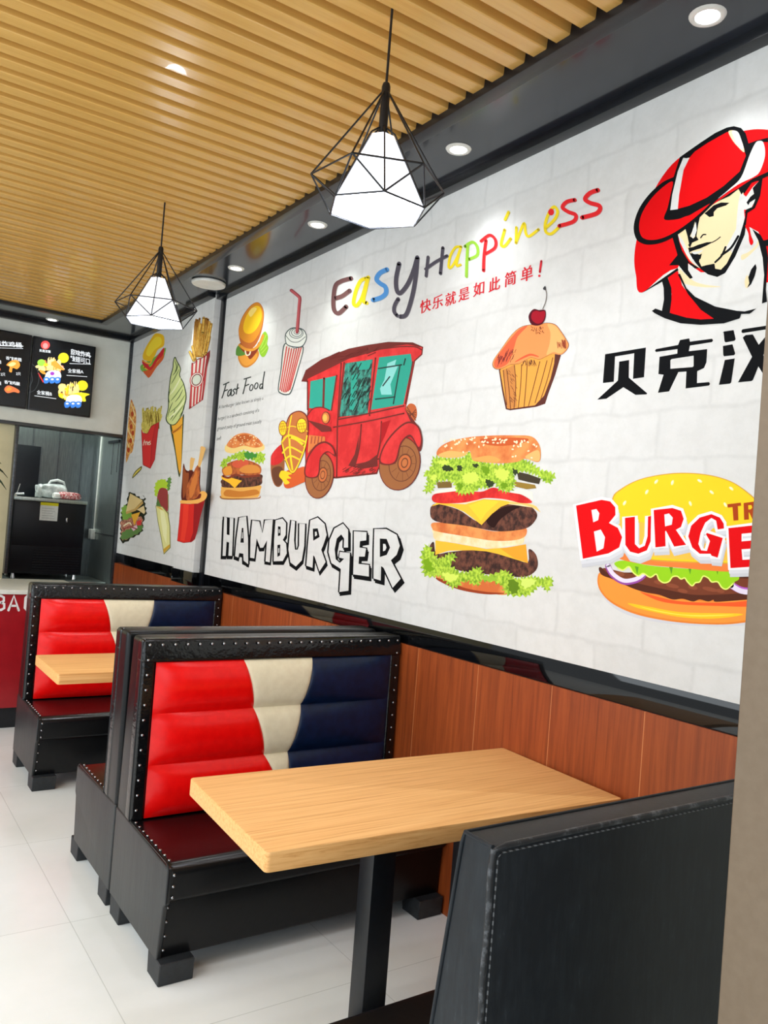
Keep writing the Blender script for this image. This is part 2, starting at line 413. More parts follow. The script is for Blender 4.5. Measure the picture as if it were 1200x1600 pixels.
bm = bmesh.new(); box(bm, D, D+0.12, -2.0, 9.0, 0, 3.3); struct(mesh_obj('wall_right', bm, M['plaster']), 'right wall')
bm = bmesh.new(); box(bm, XP, D, YP0, YP1, 1.03, ZM1+0.05); struct(mesh_obj('wall_pillar', bm, M['wallpaper']), 'shallow pillar covered with printed white brick')
# back wall above the kitchen opening, and the kitchen behind it
bm = bmesh.new(); box(bm, -3.7, D, YB, YB+0.12, 2.19, 3.3); struct(mesh_obj('wall_back', bm, M['plaster']), 'white wall above the kitchen opening')
bm = bmesh.new(); box(bm, -3.7, 1.25, 7.60, 7.68, 0, 2.18); struct(mesh_obj('wall_kitchen_front', bm, M['beige']), 'beige wall beside the kitchen opening')
bm = bmesh.new(); box(bm, -0.5, D, 8.42, 8.5, 0, 3.3); struct(mesh_obj('wall_kitchen_back', bm, M['kitchsteel']), 'steel panelled kitchen wall')
bm = bmesh.new(); box(bm, 2.172, D, 7.56, 8.42, 0, 3.0); struct(mesh_obj('wall_kitchen_right', bm, M['steel']), 'steel lined right kitchen wall')
bm = bmesh.new(); box(bm, -0.5, 2.3, 7.65, 8.5, 2.9, 3.0); struct(mesh_obj('ceiling_kitchen', bm, M['plaster']))
bm = bmesh.new(); box(bm, -3.7, 2.172, YB-0.012, YB+0.13, 2.172, 2.2, 0.003); box(bm, 1.25, 1.275, 7.52, 7.68, 0.9, 2.172, 0.003); box(bm, 2.15, D-0.002, YB-0.02, YB+0.03, 0, ZM1, 0.003)
struct(mesh_obj('trim_3', bm, M['darksteel'], None, 35), 'dark frame of the kitchen opening')
# seams of the kitchen panels
bm = bmesh.new()
for x in (1.56, 1.80, 2.02): box(bm, x-0.006, x+0.006, 8.412, 8.42, 0.8, 2.9)
box(bm, 2.166, 2.172, 7.56, 8.42, 1.262, 1.272)
struct(mesh_obj('trim_4', bm, M['darksteel']), 'joints between the kitchen panels')
# wainscot, black glass band, panel joint
bm = bmesh.new(); box(bm, D-0.012, D, 1.0, YB, 0.0, 1.03); struct(mesh_obj('wall_right_wainscot', bm, M['panelwood']), 'red-brown wood panelling below the mural')
bm = bmesh.new(); box(bm, D-0.004, D, 1.0, YP0, 1.03, ZM0, 0.001); box(bm, D-0.004, D, YP1, YB-0.02, 1.03, ZM0, 0.001); box(bm, XP-0.012, XP, YP0-0.012, YP1, 1.03, ZM0+0.005, 0.002); box(bm, XP, D-0.015, YP0-0.012, YP0, 1.03, ZM0+0.005)
struct(mesh_obj('trim_5', bm, M['glassband'], None, 35), 'glossy black band between mural and wood panelling')
bm = bmesh.new(); box(bm, D-0.02, D, 5.38, YP0-0.001, 1.03, ZM1, 0.004); struct(mesh_obj('trim_6', bm, M['trimblack'], None, 35), 'black strip between the mural and the pillar')
# bronze frame of the partition beside the camera
bm = bmesh.new(); box(bm, 1.138, 1.62, 0.52, 0.70, 0, 3.05, 0.004, 3); struct(mesh_obj('trim_7', bm, M['bronze'], None, 35), 'bronze metal door frame post at the right edge')

#==BENCH==
# ------------------------------------------------------------------ benches
BW = 1.178      # width from aisle end to wall
def local_thing(name, label, cat, loc, rz, group): return thing(name, label, cat, loc, rz, group)
nail_bm = bmesh.new(); lathe(nail_bm, [(0.0055, 0), (0.005, 0.0028), (0.003, 0.0046), (0.0, 0.0052)], 10)
NAIL = bpy.data.meshes.new('nail_stud'); nail_bm.to_mesh(NAIL); nail_bm.free(); NAIL.materials.append(M['nail'])
for p in NAIL.polygons: p.use_smooth = True
def nail(p, nrm, parent):
    o = bpy.data.objects.new('nail_stud', NAIL); COL.objects.link(o); o.location = p
    o.rotation_euler = Vector(nrm).to_track_quat('Z', 'Y').to_euler(); o.parent = parent
    return o
# local axes: x 0 = aisle end .. BW = wall, y 0 = rear, front towards -y
YF = -0.165            # front plane of the back
PZ = [0.398, 0.592, 0.785, 0.978]
PX0, PX1 = 0.058, 1.128
def bnd(z, tbl):
    for (z0, x0), (z1, x1) in zip(tbl, tbl[1:]):
        if z0 <= z <= z1:
            t = (z-z0)/(z1-z0); bul = 0.005*sin(pi*t); return x0+(x1-x0)*t, bul
    return (tbl[0][1], 0) if z < tbl[0][0] else (tbl[-1][1], 0)
B1 = [(0.398, 0.630), (0.592, 0.533), (0.785, 0.470), (0.978, 0.413)]
B2 = [(0.398, 0.630), (0.592, 0.640), (0.785, 0.684), (0.978, 0.722)]
def bx(z, which):
    x, bul = bnd(z, B1 if which == 1 else B2)
    return x + bul
def pad(name, m, left, right, parent, outer_l, outer_r):
    bm = bmesh.new(); nu, nv = 26, 14
    for r in range(3):
        z0, z1 = PZ[r], PZ[r+1]; g = []
        for j in range(nv+1):
            t = j/nv; z = z0+(z1-z0)*t; row = []
            xl, xr = left(z), right(z)
            for i in range(nu+1):
                u = i/nu; u = 0.5-0.5*cos(pi*u) if i not in (0, nu) else u
                x = xl+(xr-xl)*u
                dz = min(z-z0, z1-z); h = 1-math.exp(-dz/0.030)
                dl = x-xl; dr = xr-x
                hl = 1-math.exp(-dl/(0.055 if outer_l else 0.006)) if True else 1
                hr = 1-math.exp(-dr/(0.055 if outer_r else 0.006))
                if not outer_l: hl = 0.72+0.28*hl
                if not outer_r: hr = 0.72+0.28*hr
                row.append(bm.verts.new((x, YF+0.004-0.033*h*hl*hr, z)))
            g.append(row)
        for j in range(nv):
            for i in range(nu): bm.faces.new((g[j][i], g[j][i+1], g[j+1][i+1], g[j+1][i]))
    return mesh_obj(name, bm, m, parent, 60)
def make_bench(label, group, loc, rz, plain=False, height=1.065, nails=True, mirror=False):
    t = thing('booth_bench', label, 'bench', loc, rz, group)
    L = M['worn'] if plain else M['leather']
    h = height
    # base box, seat cushion
    bm = bmesh.new(); prism(bm, [(-0.545, 0.07), (-0.002, 0.07), (-0.002, 0.385), (-0.15, 0.385), (-0.15, 0.27), (-0.558, 0.27)], 0.004, BW, 0.010)
    mesh_obj('base', bm, L, t, 40)
    bm = bmesh.new(); prism(bm, [(-0.582, 0.268), (-0.150, 0.268), (-0.150, 0.392), (-0.56, 0.394), (-0.586, 0.372)], 0.010, BW, 0.016, 4)
    for f in bm.faces:
        n = f.normal; f.normal_update()
        if f.normal.z > 0.7: f.material_index = 1
    seat = mesh_obj('seat', bm, [L, M['seatvinyl'] if not plain else L], t, 50)
    bm = bmesh.new(); prism(bm, [(-0.548, 0.068), (-0.003, 0.068), (-0.003, 0.398), (-0.30, 0.394), (-0.586, 0.385), (-0.588, 0.27), (-0.572, 0.255)], 0.002, 0.02, 0.006, 3)
    mesh_obj('end_panel', bm, M['endvinyl'] if not plain else L, t, 50)
    # back slab with raised border
    bm = bmesh.new()
    yr_top = -0.030; yr_bot = -0.002
    prism(bm, [(YF+0.022, 0.385), (yr_bot, 0.385), (yr_top, h), (YF+0.030, h)], 0.004, BW, 0.018, 4)
    back = mesh_obj('back', bm, L, t, 50)
    bm = bmesh.new()
    prism(bm, [(YF-0.006, h-0.087), (YF+0.06, h-0.087), (YF+0.06, h), (YF+0.006, h)], 0.0, BW, 0.013, 4)
    prism(bm, [(YF-0.0052, 0.392), (YF+0.058, 0.392), (YF+0.058, h-0.03), (YF+0.001, h-0.03)], 0.0015, 0.056, 0.013, 4)
    prism(bm, [(YF-0.0052, 0.392), (YF+0.058, 0.392), (YF+0.058, h-0.03), (YF+0.001, h-0.03)], BW-0.055, BW-0.0015, 0.013, 4)
    fr = mesh_obj('back_border', bm, M['pleat'], t, 50)
    pad('red_pad', M['red'], lambda z: PX0, lambda z: bx(z, 1), t, True, False)['label'] = 'red padded channel section'
    pad('cream_pad', M['cream'], lambda z: bx(z, 1), lambda z: bx(z, 2) + 0.001, t, False, False)['label'] = 'cream padded channel section'
    pad('navy_pad', M['navy'], lambda z: bx(z, 2), lambda z: PX1, t, False, True)['label'] = 'navy padded channel section'
    # piping along the end faces
    bm = bmesh.new()
    tube(bm, [(0.003, YF+0.002, 0.395), (0.003, YF+0.008, h-0.012), (0.012, YF+0.010, h-0.004), (BW-0.01, YF+0.010, h-0.004)], 0.0035, 6)
    mesh_obj('piping', bm, L, t, 60)
    bm = bmesh.new()
    tube(bm, [(0.007, -0.165, 0.398), (0.007, -0.56, 0.397), (0.007, -0.586, 0.38), (0.007, -0.586, 0.272)], 0.0032, 6)
    mesh_obj('piping', bm, L, seat, 60)
    for x0 in (0.0, BW-0.125):
        for y0 in (-0.588, -0.14):
            bm = bmesh.new(); prism(bm, [(y0+0.006, 0.0), (y0+0.114, 0.0), (y0+0.12, 0.075), (y0, 0.075)], x0+0.002, x0+0.122, 0.003, 1)
            mesh_obj('leg', bm, M['foot'], t, 35)
    if nails:
        n = 24
        for i in range(n): nail((0.026+(BW-0.053)*i/(n-1), YF-0.004, h-0.020), (0, -1, 0.05), fr)
        for i in range(1, 12):
            nail((0.024, YF-0.005, h-0.020-0.0555*i), (0, -1, 0), fr); nail((BW-0.026, YF-0.005, h-0.020-0.0555*i), (0, -1, 0), fr)
        for i in range(9): nail((0.022, -0.185-0.045*i, 0.3945), (0, 0, 1), seat)
        for i in range(3): nail((0.026, -0.587+0.001*i, 0.362-0.037*i), (0, -1, 0.05), seat)
        bs = [c for c in t.children if c.name.startswith('base')][0]
        for i in range(4): nail((0.024, -0.557+0.003*i, 0.245-0.048*i), (0, -1, -0.05), bs)
    if mirror:
        for c in t.children_recursive:
            if c.data is NAIL: c.location.x = BW-c.location.x
            else:
                for v in c.data.vertices: v.co.x = BW-v.co.x
                c.data.flip_normals()
    return t
GB = 'upholstered booth benches along the right wall'
bA = make_bench('nearer bench facing the camera, tricolour red cream navy padded back, behind front table', GB, (0.985, 3.135, 0), 0)
bR = make_bench('black bench back to back with the nearer tricolour bench, facing away, nail-studded seat end showing', GB, (0.985+BW, 3.145, 0), pi, mirror=True)
bB = make_bench('farther tricolour bench facing the camera, behind the distant table near the red counter', GB, (0.985, 5.165, 0), 0)
# nearest bench, seen from behind
def near_bench():
    t = thing('booth_bench', 'nearest bench seen from behind, plain scuffed black vinyl back at lower right', 'bench', (0.985, 1.04, 0), 0, GB)
    L = M['scratched']; h = 1.012
    bm = bmesh.new(); prism(bm, [(0.0, 0.07), (0.0, h), (0.078, h), (0.165, 0.385), (0.552, 0.385), (0.552, 0.27), (0.53, 0.07)], 0.0, BW, 0.007, 3)
    # split: back (with rear face) and seat are one upholstered shell here
    shell = mesh_obj('upholstered_shell', bm, L, t, 40)
    bm = bmesh.new(); box(bm, 0.004, BW, 0.175, 0.560, 0.30, 0.398, 0.02, 4); mesh_obj('seat', bm, M['leather'], t, 50)
    # doubled welt with scuffs round the rear edge
    m, nt, b = new_mat('scuffed_welt'); setp(b, 0.55)
    mp = coords(nt, (1, 1, 1), False); n = noise(nt, mp, 26, 8, 0.7)
    r = ramp(nt, [(0.50, lin((24, 27, 31))), (0.64, lin((96, 100, 105))), (0.80, lin((170, 173, 176)))]); nt.links.new(n.outputs[0], r.inputs[0]); nt.links.new(r.outputs[0], b.inputs['Base Color'])
    bm = bmesh.new()
    path = [(0.0005, 0.002, 0.075)] + [(0.0005+0.0016*sin(k*2.1), 0.002, 0.12+k*0.06) for k in range(15)] + [(0.003, 0.002, h-0.006), (0.03, 0.001, h-0.001), (0.5, 0.001, h), (BW-0.01, 0.001, h)]
    tube(bm, path, 0.0055, 8); mesh_obj('rear_welt', bm, m, t, 60)['label'] = 'scuffed grey-white welt'
    bm = bmesh.new(); tube(bm, [(0.011, -0.0005, 0.08), (0.012, -0.0005, h-0.02), (0.02, -0.0005, h-0.012), (BW-0.01, -0.0005, h-0.012)], 0.0016, 6)
    mw, nw, bw = new_mat('dashed_thread'); setp(bw, 0.6); mpw = coords(nw, (1, 1, 1), False); wv = nw.nodes.new('ShaderNodeTexWave'); wv.bands_direction = 'DIAGONAL'; wv.inputs['Scale'].default_value = 42
    nw.links.new(mpw.outputs[0], wv.inputs['Vector']); rw = ramp(nw, [(0.45, lin((24, 27, 30))), (0.55, lin((104, 108, 112)))]); nw.links.new(wv.outputs['Fac'], rw.inputs[0]); nw.links.new(rw.outputs[0], bw.inputs['Base Color'])
    mesh_obj('stitching', bm, mw, t, 60)
    bm = bmesh.new(); tube(bm, [(0.001, 0.002, h), (0.001, 0.076, h), (0.0005, 0.082, h-0.02), (0.0005, 0.160, 0.41)], 0.0042, 8); tube(bm, [(0.002, 0.077, h), (BW-0.01, 0.077, h)], 0.0035, 8)
    mesh_obj('piping', bm, M['worn'], t, 60)
    for x0 in (0.0, BW-0.125):
        for y0 in (0.02, 0.44):
            bm = bmesh.new(); box(bm, x0+0.002, x0+0.12, y0, y0+0.12, 0, 0.075, 0.003, 1); mesh_obj('leg', bm, M['foot'], t, 35)
    return t
near_bench()

#==TABLES==
# ------------------------------------------------------------------ tables
def make_table(label, x0, x1, y0, y1, turn=0.0):
    cy = (y0+y1)/2; t = thing('dining_table', label, 'table', (x0, cy, 0), radians(turn), 'oak-topped booth tables')
    w, d = x1-x0, (y1-y0)/2
    bm = bmesh.new(); tt = bmesh.new()
    bmesh.ops.create_cube(tt, size=1.0, matrix=Matrix.Translation((w/2, 0, 0.7245)) @ Matrix.Diagonal((w, 2*d, 0.051, 1)))
    ve = [e for e in tt.edges if abs(e.verts[0].co.z-e.verts[1].co.z) > 0.01]
    bmesh.ops.bevel(tt, geom=ve, offset=0.013, segments=4, profile=0.5, affect='EDGES')
    he = [e for e in tt.edges if abs(e.verts[0].co.z-e.verts[1].co.z) < 0.001 and len(e.link_faces) == 2 and abs(e.link_faces[0].normal.z-e.link_faces[1].normal.z) > 0.5]
    bmesh.ops.bevel(tt, geom=he, offset=0.0035, segments=2, profile=0.5, affect='EDGES')
    merge(bm, tt); mesh_obj('tabletop', bm, M['oak'], t, 40)
    for x in (0.465, 0.815):
        bm = bmesh.new(); box(bm, x, x+0.08, -0.04, 0.04, 0.03, 0.700, 0.004, 2); mesh_obj('leg', bm, M['blackmetal'], t, 35)
    bm = bmesh.new(); box(bm, 0.32, 0.98, -0.20, 0.075, 0.0, 0.03, 0.004, 2); mesh_obj('base_plate', bm, M['blackmetal'], t, 35)
    bm = bmesh.new(); box(bm, 0.40, 0.96, -0.12, 0.12, 0.690, 0.699, 0.002, 1); mesh_obj('top_bracket', bm, M['blackmetal'], t, 35)
    return t
make_table('large oak-topped table in front, between the nearest bench and the nearer tricolour bench', 0.935, 2.151, 1.745, 2.335, -3.0)
make_table('distant small-looking oak-topped table, in front of the farther tricolour bench', 0.925, 2.158, 3.955, 4.465)

#==LAMPS==
# ------------------------------------------------------------------ pendant lamps and downlights
def pendant(label, x, y):
    t = thing('pendant_lamp', label, 'lamp', (x, y, 3.085), 0, 'black wire-cage pendant lamps')
    Z = lambda z: z-3.085
    bm = bmesh.new(); tube(bm, [(0.0, 0, 0), (0.0, 0, Z(2.855))], 0.004, 8); mesh_obj('cord', bm, M['blackmetal'], t, 60)
    bm = bmesh.new(); lathe(bm, [(0, Z(2.86)), (0.010, Z(2.86)), (0.013, Z(2.85)), (0.013, Z(2.70)), (0.020, Z(2.695)), (0.0, Z(2.694))], 12); mesh_obj('stem', bm, M['blackmetal'], t, 50)
    bm = bmesh.new()
    ap = Vector((0, 0, Z(2.848))); wr = 0.0028
    ring = [Vector((0.2*cos(radians(35+60*k)), 0.2*sin(radians(35+60*k)), Z(2.56))) for k in range(6)]
    rim = [Vector((0.150*cos(radians(5+60*k)), 0.150*sin(radians(5+60*k)), Z(2.478))) for k in range(6)]
    top = [Vector((0.040*cos(radians(5+60*k)), 0.040*sin(radians(5+60*k)), Z(2.702))) for k in range(6)]
    st = Vector((0, 0, Z(2.735)))
    for k in range(6):
        tube(bm, [ap + ring[k].normalized()*0.01*0, ring[k]], wr, 6); tube(bm, [ring[k], ring[(k+1) % 6]], wr, 6)
        tube(bm, [ring[k], rim[k]], wr, 6); tube(bm, [ring[k], rim[(k+1) % 6]], wr, 6); tube(bm, [rim[k], rim[(k+1) % 6]], wr, 6)
        tube(bm, [st, top[k], rim[k]], wr, 6)
    mesh_obj('wire_cage', bm, M['blackmetal'], t, 60)
    bm = bmesh.new(); lathe(bm, [(0.0, Z(2.698)), (0.037, Z(2.698)), (0.146, Z(2.480)), (0.142, Z(2.480)), (0.034, Z(2.692)), (0.0, Z(2.692))], 6, ang0=radians(5)); mesh_obj('shade', bm, M['lamp_shade'], t)
    bm = bmesh.new(); lathe(bm, [(0.0, Z(2.57)), (0.022, Z(2.575)), (0.03, Z(2.60)), (0.02, Z(2.64)), (0.012, Z(2.66)), (0.012, Z(2.69))], 16); mesh_obj('bulb', bm, M['led'], t, 60)
    l = bpy.data.lights.new('bulb_light', 'POINT'); l.energy = 9; l.shadow_soft_size = 0.06; l.color = (0.93, 0.96, 1.0)
    o = bpy.data.objects.new('bulb_light', l); COL.objects.link(o); o.location = (0, 0, Z(2.44)); o.parent = t
    return t
pendant('large near pendant lamp with black wire cage and lit white shade, above the front table', 1.265, 2.03)
pendant('small-looking far pendant lamp with black wire cage and lit white shade, above the distant table', 1.267, 4.04)
def downlight(label, x, y, z=ZS, power=7):
    t = thing('downlight', label, 'light', (x, y, z), 0, 'recessed ceiling downlights')
    bm = bmesh.new(); lathe(bm, [(0.030, -0.001), (0.036, -0.006), (0.048, -0.006), (0.052, 0.0)], 24); mesh_obj('trim_ring', bm, M['whiteplastic'], t, 60)
    bm = bmesh.new(); lathe(bm, [(0.0, -0.0045), (0.034, -0.0045), (0.036, -0.002)], 24); mesh_obj('lens', bm, M['led'], t, 60)
    l = bpy.data.lights.new('downlight_beam', 'SPOT'); l.energy = power; l.spot_size = radians(105); l.spot_blend = 0.8; l.shadow_soft_size = 0.035; l.color = (0.95, 0.98, 1.0) if y < 3.5 else (0.93, 1.0, 0.93)
    o = bpy.data.objects.new('downlight_beam', l); COL.objects.link(o); o.location = (0, 0, -0.012); o.parent = t
    return t
for y, s in ((1.455, 'at the top right corner above the hat emblem'), (2.58, 'right of the near pendant lamp'), (3.73, 'left of the near pendant lamp above the drink cup picture'), (4.76, 'between the two pendant lamps beside the pillar'), (5.92, 'half hidden behind the far pendant lamp')):
    downlight('lit downlight in black soffit ' + s, 1.972, y, ZS, 13)
downlight('lit round downlight in the black soffit above the menu boards', 1.43, 7.35, ZS, 8)
t = thing('ceiling_disc', 'flat white round disc on the black soffit beside the pillar', 'cover plate', (1.965, 5.19, ZS))
bm = bmesh.new(); lathe(bm, [(0.0, -0.022), (0.108, -0.022), (0.112, -0.016), (0.112, -0.006), (0.104, 0.0)], 40); mesh_obj('plate', bm, M['whiteplastic'], t, 50)

#==BACK==
# ------------------------------------------------------------------ counter and kitchen
t = thing('service_counter', 'red-fronted service counter with white top and white lettering at left', 'counter', (0.6, 5.9, 0))
bm = bmesh.new(); box(bm, -2.6, 0.95, 0.0, 0.60, 0.14, 0.905, 0.003); mesh_obj('front', bm, M['counterred'], t, 35)
bm = bmesh.new(); box(bm, -2.6, 0.95, -0.02, 0.80, 0.905, 0.935, 0.004); mesh_obj('countertop', bm, M['countertop'], t, 35)
bm = bmesh.new(); box(bm, -2.58, 0.93, 0.03, 0.58, 0.0, 0.14); mesh_obj('kickboard', bm, M['trimblack'], t)
a = Art('lettering', None, (0, 880, 3.333), ('y', 5.9), base=0.003)
CL = (226, 222, 220)
a.stroke(CL, 13, [(-25, 170), (-30, 243)], False).stroke(CL, 13, [(-22, 170), (6, 170), (20, 178), (20, 196), (6, 205), (-20, 205)], False).stroke(CL, 13, [(6, 205), (22, 212), (22, 234), (6, 243), (-26, 243)], False)
a.stroke(CL, 13, [(44, 245), (73, 169), (97, 245)], False).stroke(CL, 11, [(55, 222), (88, 222)], False)
a.stroke(CL, 14, [(134, 180), (130, 234), (140, 244), (160, 244), (170, 234), (174, 180), (166, 170), (144, 170)], False, True)
o = a.done('white capital letters'); o.parent = t; o.matrix_parent_inverse = Matrix.Translation((-0.6, -5.9, 0))

# menu boards
def menu(label, xa, xb, z0, z1):
    t = thing('menu_board', label, 'menu board', (xa, YB, z0), 0, 'lit menu boards above the kitchen opening')
    bm = bmesh.new(); box(bm, 0, xb-xa, -0.055, -0.002, 0, z1-z0, 0.004, 2); mesh_obj('frame', bm, M['trimblack'], t, 35)
    bm = bmesh.new(); box(bm, 0.012, xb-xa-0.012, -0.058, -0.054, 0.012, z1-z0-0.012); mesh_obj('screen', bm, M['screen'], t)
    return t
M['screen'] = noisy('dark_menu_screen', (16, 20, 25), (24, 28, 33), 4, 0.2, spec=0.5)
def litink(c, s=0.55):
    k = 'lit_%02x%02x%02x' % c
    if k not in M: M[k] = glow(k, c, s)
    return k
WHT, YEL, ORG, PNK, BLU, GRN = litink((235, 240, 245)), litink((235, 225, 40)), litink((240, 160, 60)), litink((235, 120, 120)), litink((60, 130, 225)), litink((150, 200, 70))
CRM, TAN, RED = litink((250, 225, 150)), litink((225, 120, 70)), litink((220, 50, 50))
mR = menu('right-hand lit menu board with two bucket meals, above the kitchen opening', 1.318, 1.838, 2.312, 2.945)
mL = menu('left-hand lit menu board cut by the left edge of the photo', 0.60, 1.306, 2.312, 2.945)
PM = ('y', YB-0.0585)
def adopt(o, t): o.parent = t; o.matrix_parent_inverse = Matrix.Translation(-t.location)
a = Art('menu_print', None, (0, 480, 6), PM, base=0.0001, lay=0.00004)
a.ell(RED, 425, 355, 42, 40).ell(PNK, 425, 362, 24, 26)
a.text(WHT, '贝克汉堡', (368, 415), (27, 3), (-1, -26), 0.02)
a.ell(YEL, 595, 475, 50, 48).ell(YEL, 772, 735, 52, 48)
a.text(WHT, '原味炸鸡', (662, 440), (47, 8), (-3, -58), 0.035); a.text(WHT, '辣翅可口', (660, 500), (47, 8), (-3, -58), 0.035)
a.stroke(WHT, 5, [(675, 395), (852, 462)], False).stroke(WHT, 5, [(655, 528), (850, 535)], False)
a.text(WHT, '全家桶A', (636, 610), (40, 3), (-2, -42), 0.02); a.stroke(WHT, 5, [(625, 638), (815, 652)], False)
a.text(WHT, '全家桶B', (345, 812), (40, 5), (-2, -42), 0.02); a.stroke(WHT, 5, [(325, 830), (525, 858)], False)
rnd = random.Random(9)
for dx, dy in ((0, 0), (195, 228)):
    for k in range(46):
        t = rnd.uniform(0, 2*pi); q = rnd.uniform(0, 1)**0.6; u, v = 470+dx+118*q*cos(t), 565+dy+72*q*sin(t)-0.12*(118*q*cos(t))*(-1 if dx else 1)*0.5
        a.ell(rnd.choice([CRM, CRM, ORG, ORG, YEL if dx else TAN, CRM]), u, v, rnd.uniform(14, 34), rnd.uniform(9, 20), rnd.uniform(0, 180), 12)
    for k in range(9): a.stroke(rnd.choice([ORG, CRM]), 7, [(440+dx+9*k, 590+dy), (452+dx+9*k+rnd.uniform(-8, 8), 490+dy+rnd.uniform(-22, 20))], False)
    a.ell(GRN if not dx else CRM, 388+dx, 520+dy, 38, 32).ell(YEL, 430+dx, 540+dy, 20, 15)
    if not dx: a.blob(ORG, [(480, 520), (530, 505), (600, 575), (585, 590), (500, 555)]); a.stroke(WHT, 4, [(535, 510), (606, 580)], False); a.stroke(RED, 12, [(360, 620), (405, 700)], False)
    else: a.blob(YEL, [(740, 800), (840, 815), (800, 840), (805, 880), (770, 880), (700, 830), (640, 830)])
    a.blob(WHT, [(440+dx, 610+dy), (500+dx, 592+dy), (560+dx, 606+dy), (570+dx, 662+dy), (500+dx, 672+dy), (425+dx, 668+dy)])
    if not dx: a.ell(litink((160, 60, 190)), 490, 622, 20, 17)
    for q in (435, 490, 540):
        a.blob(BLU, [(q-24+dx, 662+dy), (q+24+dx, 660+dy), (q+20+dx, 706+dy), (q-20+dx, 712+dy)]); a.ell(WHT, q+dx, 676+dy, 14, 9)
for k in (0, 1): a.stroke((90, 96, 100), 5, [(300, 530), (350, 590), (365, 680), (330, 770), (275, 800)] if k else [(290, 610), (305, 680), (275, 750)])
adopt(a.done('lit bucket meals and white lettering'), mR)
a = Art('menu_print', None, (0, 480, 6), PM, base=0.0001, lay=0.00004)
a.text(WHT, '味炸鸡桶', (-48, 352), (64, 6), (-2, -52), 0.035, 1.0)
a.stroke(WHT, 8, [(-60, 358), (215, 366)], False).stroke(WHT, 4, [(-60, 380), (215, 388)], False)
for (u, v) in ((60, 480), (45, 705), (-130, 500), (-130, 700)):
    a.text(WHT, '香辣鸡翅' if v < 600 else '香辣鸡腿', (u-5, v+8), (37, 5), (-2, -36), 0.03)
a.text(WHT, '2只', (150, 635), (30, 2), (-1, -34), 0.01); a.text(WHT, '2只', (5, 640), (30, 2), (-1, -34), 0.01)
a.blob(ORG, [(60, 540), (110, 500), (165, 500), (188, 545), (160, 580), (120, 570), (110, 610), (85, 600), (90, 560)]).blob(CRM, [(75, 540), (120, 515), (150, 530), (110, 555)])
a.blob(TAN, [(40, 770), (70, 735), (120, 745), (180, 780), (175, 805), (130, 795), (70, 805)]).blob(ORG, [(55, 770), (85, 750), (110, 765), (80, 785)])
a.blob(TAN, [(-60, 560), (-20, 550), (5, 585), (-30, 610)])
adopt(a.done('lit chicken pieces and white lettering'), mL)

# ice machine on a steel bench behind the counter
t = thing('steel_bench', 'steel bench under the black ice machine', 'bench', (1.3, 7.72, 0))
bm = bmesh.new(); box(bm, 0.0, 0.86, 0.0, 0.62, 0.80, 0.83, 0.003); mesh_obj('bench_top', bm, M['steel'], t, 35)
for x in (0.03, 0.79):
    for yy in (0.03, 0.55):
        bm = bmesh.new(); box(bm, x, x+0.04, yy, yy+0.04, 0, 0.80, 0.003); mesh_obj('leg', bm, M['steel'], t, 35)
t = thing('ice_machine', 'black upright machine with steel top rim and vents, behind the counter', 'machine', (1.345, 7.90, 0.83))
bm = bmesh.new(); box(bm, 0.0, 0.63, 0.0, 0.42, 0.045, 0.705, 0.008); mesh_obj('body', bm, M['machine'], t, 35)
bm = bmesh.new(); box(bm, 0.005, 0.62, -0.012, 0.0, 0.30, 0.695, 0.004); mesh_obj('door', bm, M['machine'], t, 35)
bm = bmesh.new(); box(bm, -0.004, 0.636, -0.016, 0.424, 0.705, 0.738, 0.004); mesh_obj('top_rim', bm, M['steel'], t, 35)
bm = bmesh.new()
for k in range(9): box(bm, 0.20, 0.60, -0.008, 0.0, 0.075+k*0.023, 0.085+k*0.023, 0.002, 1)
mesh_obj('vent', bm, M['machine'], t, 35)
bm = bmesh.new(); box(bm, 0.455, 0.468, -0.02, -0.012, 0.53, 0.57, 0.003); mesh_obj('lock', bm, M['chrome'], t, 35)
for x in (0.03, 0.56):
    for yy in (0.03, 0.35):
        bm = bmesh.new(); lathe(bm, [(0.0, 0), (0.02, 0), (0.014, 0.046), (0, 0.046)], 12, (x+0.02, yy+0.02, 0)); mesh_obj('leg', bm, M['chrome'], t, 50)
t = tag(mesh_obj('notice_sheet', (lambda b: (box(b, 0, 0.155, -0.0015, 0, 0, 0.165), b)[1])(bmesh.new()), M['paper']), 'white notice sheet with yellow heading stuck on the black machine', 'notice')
t.location = (1.568, 7.8865, 1.365)
bm = bmesh.new(); box(bm, 0, 0.155, -0.003, -0.0015, 0.138, 0.165); mesh_obj('heading', bm, ink((206, 196, 40)), t)
bm = bmesh.new()
for k in range(5): box(bm, 0.018, 0.13-0.01*(k % 3), -0.0024, -0.0015, 0.022+k*0.022, 0.0245+k*0.022)
mesh_obj('lines', bm, ink((120, 124, 124)), t)
